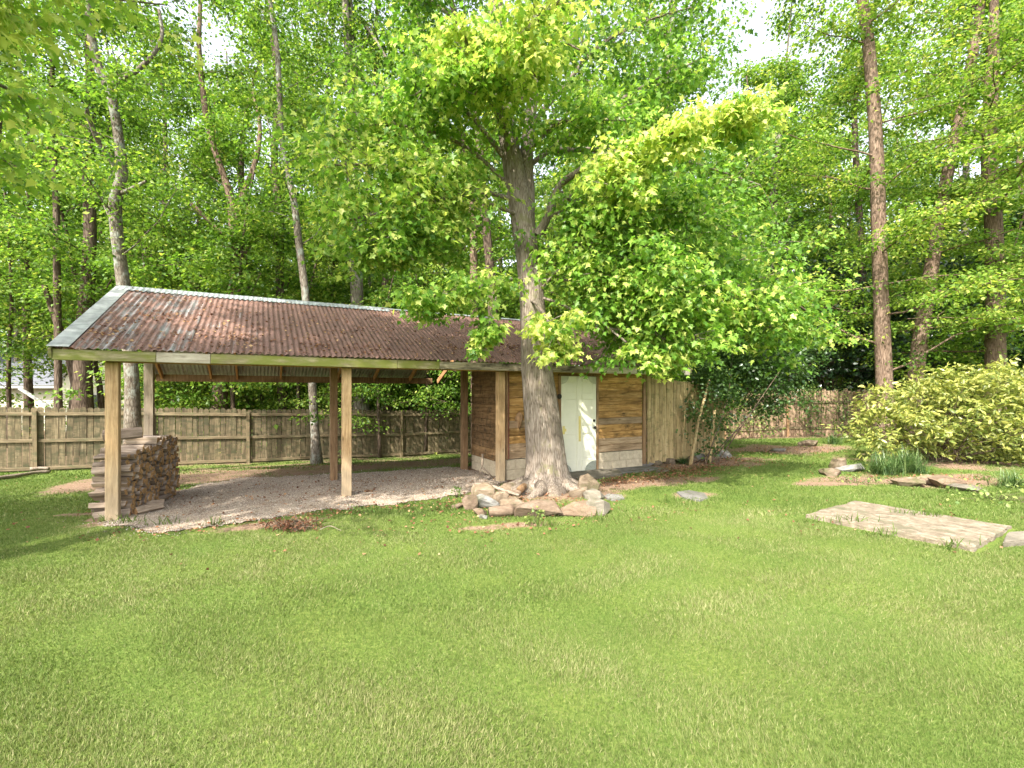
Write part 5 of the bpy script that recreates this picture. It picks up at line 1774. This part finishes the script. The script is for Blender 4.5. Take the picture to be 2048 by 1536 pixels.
# flagstones
def flat_stone(label, poly_px, h, mat, cat='flagstone', name='flagstone'):
    pts = [G(*p) for p in poly_px]
    z = sum(p.z for p in pts) / len(pts)
    bm = bmesh.new()
    lo_ = [bm.verts.new((p.x, p.y, z - .05)) for p in pts]
    f = bm.faces.new(lo_)
    r_ = bmesh.ops.extrude_face_region(bm, geom=[f])
    for e in r_['geom']:
        if isinstance(e, bmesh.types.BMVert): e.co.z = z + h + random.uniform(-.006, .006)
    bmesh.ops.bevel(bm, geom=list(bm.edges), offset=.012, segments=2, affect='EDGES', clamp_overlap=True)
    bmesh.ops.recalc_face_normals(bm, faces=bm.faces)
    me = bpy.data.meshes.new(name); bm.to_mesh(me); bm.free()
    me.materials.append(M[mat])
    return tag(obj(name, me), label, cat)


flat_stone('wide pale stone doorstep below the white door', [(1136, 959), (1180, 961), (1246, 952), (1238, 944), (1200, 942), (1140, 948)], .05, 'flag', 'doorstep', 'doorstep')
flat_stone('dark grey flat stone right of the doorstep along the shed', [(1236, 949), (1300, 943), (1322, 939), (1290, 934), (1225, 940)], .035, 'stone_grey')
flat_stone('pale flat stone at the end of the row by the plank fence', [(1310, 946), (1340, 943), (1335, 938), (1312, 940)], .02, 'flag')
flat_stone('oval grey stepping stone set in the lawn right of the maple', [(1352, 985), (1368, 999), (1400, 1004), (1417, 998), (1410, 988), (1378, 981)], .018, 'stone_grey')
flat_stone('flat grey stone set in the earth by the rock ring right end', [(1203, 995), (1225, 1003), (1250, 999), (1245, 990), (1215, 988)], .015, 'stone_grey')

# concrete slab with raised rim at the right
SP = [(1612, 1036), (1948, 1104), (2075, 1078), (2250, 1050), (1930, 1022), (1720, 1006)]
sl_root = None
pts = [G(*p) for p in SP]
zc = sum(p.z for p in pts) / len(pts)
A_, B_, C_ = Vector((pts[0].x, pts[0].y, 0)), Vector((pts[1].x, pts[1].y, 0)), None
ux = (B_ - A_).normalized(); uy = Vector((-ux.y, ux.x, 0))
Lx = (B_ - A_).length
D_ = Vector((G(1715, 1010).x, G(1715, 1010).y, 0)); Ly = max(1.6, (D_ - A_).dot(uy))
sl_root = empty('concrete_slab', (A_.x, A_.y, zc), math.atan2(ux.y, ux.x), 'weathered rectangular concrete slab with low raised edge in the lawn', 'slab')
nu, nv_ = 44, 22
vv, ff = [], []
for j in range(nv_ + 1):
    for i in range(nu + 1):
        xx, yy_ = Lx * i / nu, Ly * j / nv_
        if i in (0, nu): xx += .035 * mnoise.noise(Vector((yy_ * 3, i, 0))) + .02 * mnoise.noise(Vector((yy_ * 11, i, 5)))
        if j in (0, nv_): yy_ += .04 * mnoise.noise(Vector((xx * 2.5, j, 3))) + .025 * mnoise.noise(Vector((xx * 10, j, 8)))
        ed = min(i, nu - i, j, nv_ - j)
        zz_ = .062 + .010 * mnoise.noise(Vector((xx * 2, yy_ * 2, 0))) + .006 * mnoise.noise(Vector((xx * 9, yy_ * 9, 2))) - (.012 if ed == 0 else 0) - .02 * (j / nv_)
        vv.append((xx, yy_, zz_))
for j in range(nv_):
    for i in range(nu):
        q = j * (nu + 1) + i
        ff.append([q, q + 1, q + nu + 2, q + nu + 1])
rim = [(i, 0) for i in range(nu + 1)] + [(nu, j) for j in range(1, nv_ + 1)] + [(i, nv_) for i in range(nu - 1, -1, -1)] + [(0, j) for j in range(nv_ - 1, 0, -1)]
k0 = len(vv)
for (i, j) in rim:
    p = vv[j * (nu + 1) + i]
    vv.append((p[0] + (i == nu) * .012 - (i == 0) * .012, p[1] - (j == 0) * .012 + (j == nv_) * .012, -.08))
nr2 = len(rim)
for q in range(nr2):
    i, j = rim[q]; i2, j2 = rim[(q + 1) % nr2]
    ff.append([j * (nu + 1) + i, k0 + q, k0 + (q + 1) % nr2, j2 * (nu + 1) + i2])
obj('slab_surface', mesh('slab_surface', vv, ff, M['slab'], False), sl_root)
g_ = G(2040, 1085)
flat_stone('pale concrete block at the right edge beside the slab', [(2005, 1095), (2120, 1085), (2130, 1066), (2015, 1074)], .06, 'flag', 'concrete block', 'concrete_block')

# dead brush on the gravel edge
g = G(588, 1058)
br = empty('brush_heap', g, 0, 'small heap of dead red-brown brush at the gravel edge', 'brush heap')
mb = MB()
for i in range(60):
    a = random.uniform(0, 6.28)
    st = np.array([random.gauss(0, .14), random.gauss(0, .08), .01])
    en = st + np.array([math.cos(a) * random.uniform(.1, .28), math.sin(a) * random.uniform(.05, .2), random.uniform(.02, .16)])
    mb.tube([st, (st + en) / 2 + np.array([0, 0, .03]), en], [.005, .004, .002], 3, cap=False)
mb.tube([np.array([.02, 0, 0]), np.array([.03, 0, .12]), np.array([.0, 0, .24])], [.016, .012, .006], 5)
mb.build('twigs', M['twig'], br)
n = 420
pos = np.stack([rng.normal(0, .17, n), rng.normal(0, .10, n), np.abs(rng.normal(.05, .04, n))], -1)
obj('dead_leaves', np_mesh('dead_leaves', [scatter(LONG, pos, rng.normal(0, 1, (n, 3)), rng.normal(0, 1, (n, 3)), rng.uniform(.03, .06, n), np.clip(rng.normal(.18, .15, n), 0, 1))], M['litter']), br)
log_thing('dry_twig', 'thin pale dry twig on the grass right of the brush heap', [gp(640, 1064, .03), gp(660, 1060, .05), gp(682, 1066, .03)], .006, .003, 'stick', 'twig')

# leaf litter on the ground
def litter(px, py, sx, sy, a, n_):
    g_ = G(px, py)
    u = rng.normal(0, 1, (n_, 2)) * [sx, sy]
    return np.stack([g_.x + u[:, 0] * math.cos(a) - u[:, 1] * math.sin(a), g_.y + u[:, 0] * math.sin(a) + u[:, 1] * math.cos(a)], -1)


LP = np.concatenate([litter(1250, 962, 1.1, .22, .42, 1300), litter(1380, 940, .8, .25, .5, 900), litter(1440, 925, .8, .5, .3, 600), litter(1560, 900, 1.3, .6, .2, 600),
                     litter(1050, 1010, .8, .5, .2, 500), litter(650, 990, 1.8, .5, .45, 420), litter(770, 960, 1.8, .9, .45, 420), litter(560, 1040, 1.0, .15, .45, 260), litter(740, 985, .10, .04, .4, 30),
                     litter(1850, 958, 1.4, .3, .1, 350), litter(600, 935, 2.6, 1.2, .5, 350), litter(1000, 1055, 1.4, .3, .2, 160), litter(900, 1012, .7, .15, .3, 200), litter(1780, 1045, .9, .6, -.2, 130)])
LP = np.concatenate([LP, np.stack([rng.uniform(-6, 9, 90), rng.uniform(4.5, 10, 90)], -1)])
n = len(LP)
pos = np.stack([LP[:, 0], LP[:, 1], gz(LP[:, 0], LP[:, 1]) + rng.uniform(.018, .035, n)], -1)
tag(obj('leaf_litter', np_mesh('leaf_litter', [scatter(KITE, pos, rng.normal(0, 1, (n, 3)) * [1, 1, .3], np.array([0, 0, 1]) + rng.normal(0, .4, (n, 3)), rng.uniform(.025, .055, n), np.clip(rng.normal(.4, .25, n), 0, 1), 1.1)], M['litter'])),
    'dry brown leaves strewn on the bare earth and gravel', None, None, 'stuff')

# ------------------------------------------------------------------ grass
slab_in = np.array([[(A_ + ux * a + uy * b).x, (A_ + ux * a + uy * b).y] for a, b in ((-.06, -.06), (Lx + .06, -.06), (Lx + .06, Ly + .06), (-.06, Ly + .06))])


def blades(n_, y0, y1, tm, h, w, pw=1.0):
    yy = y0 + (y1 - y0) * rng.random(n_) ** pw
    xx = rng.uniform(-1.2, 1.2, n_) * yy + rng.normal(0, .2, n_)
    b = bare(xx, yy)
    k_ = (rng.random(n_) > b * 1.08) & ~gravel_mask(xx, yy) & ~in_poly(xx, yy, slab_in)
    xx, yy, b = xx[k_], yy[k_], b[k_]
    m_ = len(xx)
    pos_ = np.stack([xx, yy, gz(xx, yy) - .004], -1)
    big = .5 + .5 * vnoise(xx * .55, yy * .8, 1.)
    mid_ = .5 + .5 * vnoise(xx * 2.1, yy * 2.6, 6.)
    lean = .55 * np.stack([vnoise(xx * 1.5, yy * 1.5, 3.), vnoise(xx * 1.5, yy * 1.5, 8.), np.zeros(m_)], -1)
    tip = np.array([0, 0, 1.0]) + lean * .5 + rng.normal(0, .42, (m_, 3)) * [1, 1, .2]
    nr_ = rng.normal(0, 1, (m_, 3)) * [1, 1, .3]
    hh_ = h * rng.uniform(.55, 1.3, m_) * (.75 + .5 * mid_) * (1 - .35 * b)
    far = sstep(5.5, 8.5, yy)
    tn = np.clip(.62 - .24 * far + .26 * (big - .5) + .22 * (mid_ - .5) + rng.normal(0, .17, m_) + (rng.random(m_) < .035) * .35, 0, 1)
    tv = (tm[0].copy(), tm[1])
    tv[0][:, 0] *= w / h
    return scatter(tv, pos_, tip, nr_, hh_, tn)


gparts = [blades(250000, 1.7, 3.6, BLADE1, .028, .0044), blades(260000, 3.6, 6.4, BLADE1, .030, .0065), blades(210000, 6.4, 11, BLADE1, .036, .012), blades(80000, 11, 18.5, BLADE1, .06, .024)]
tag(obj('grass', np_mesh('grass', gparts, M['grass'])), 'short mown green grass covering the lawn', None, None, 'stuff')
# taller tufts at edges
tx, ty = [], []
for (px, py, m_) in [(205, 1042, 40), (245, 1046, 45), (330, 1050, 35), (430, 1052, 35), (605, 1046, 30), (735, 1028, 50), (880, 1022, 40), (1090, 1052, 60), (1200, 1040, 50), (1340, 1005, 50), (1700, 1050, 40), (1760, 1072, 60), (1900, 1098, 50), (1620, 1046, 40), (1860, 1040, 50), (1830, 1036, 60), (1895, 985, 50), (1960, 960, 60)]:
    g = G(px, py)
    tx.append(g.x + rng.normal(0, .12, m_)); ty.append(g.y + rng.normal(0, .06, m_))
tx, ty = np.concatenate(tx), np.concatenate(ty)
n = len(tx)
tv = (BLADE[0].copy(), BLADE[1]); tv[0][:, 0] *= .09
zz = gz(tx, ty) + np.where(in_poly(tx, ty, slab_in), .04, 0)
tag(obj('tall_grass', np_mesh('tall_grass', [scatter(tv, np.stack([tx, ty, zz], -1), np.array([0, 0, 1.]) + rng.normal(0, .4, (n, 3)), rng.normal(0, 1, (n, 3)), rng.uniform(.07, .15, n), np.clip(rng.normal(.4, .15, n), 0, 1))], M['grass'])),
    'longer grass tufts along the gravel, rock and slab edges', None, None, 'stuff')
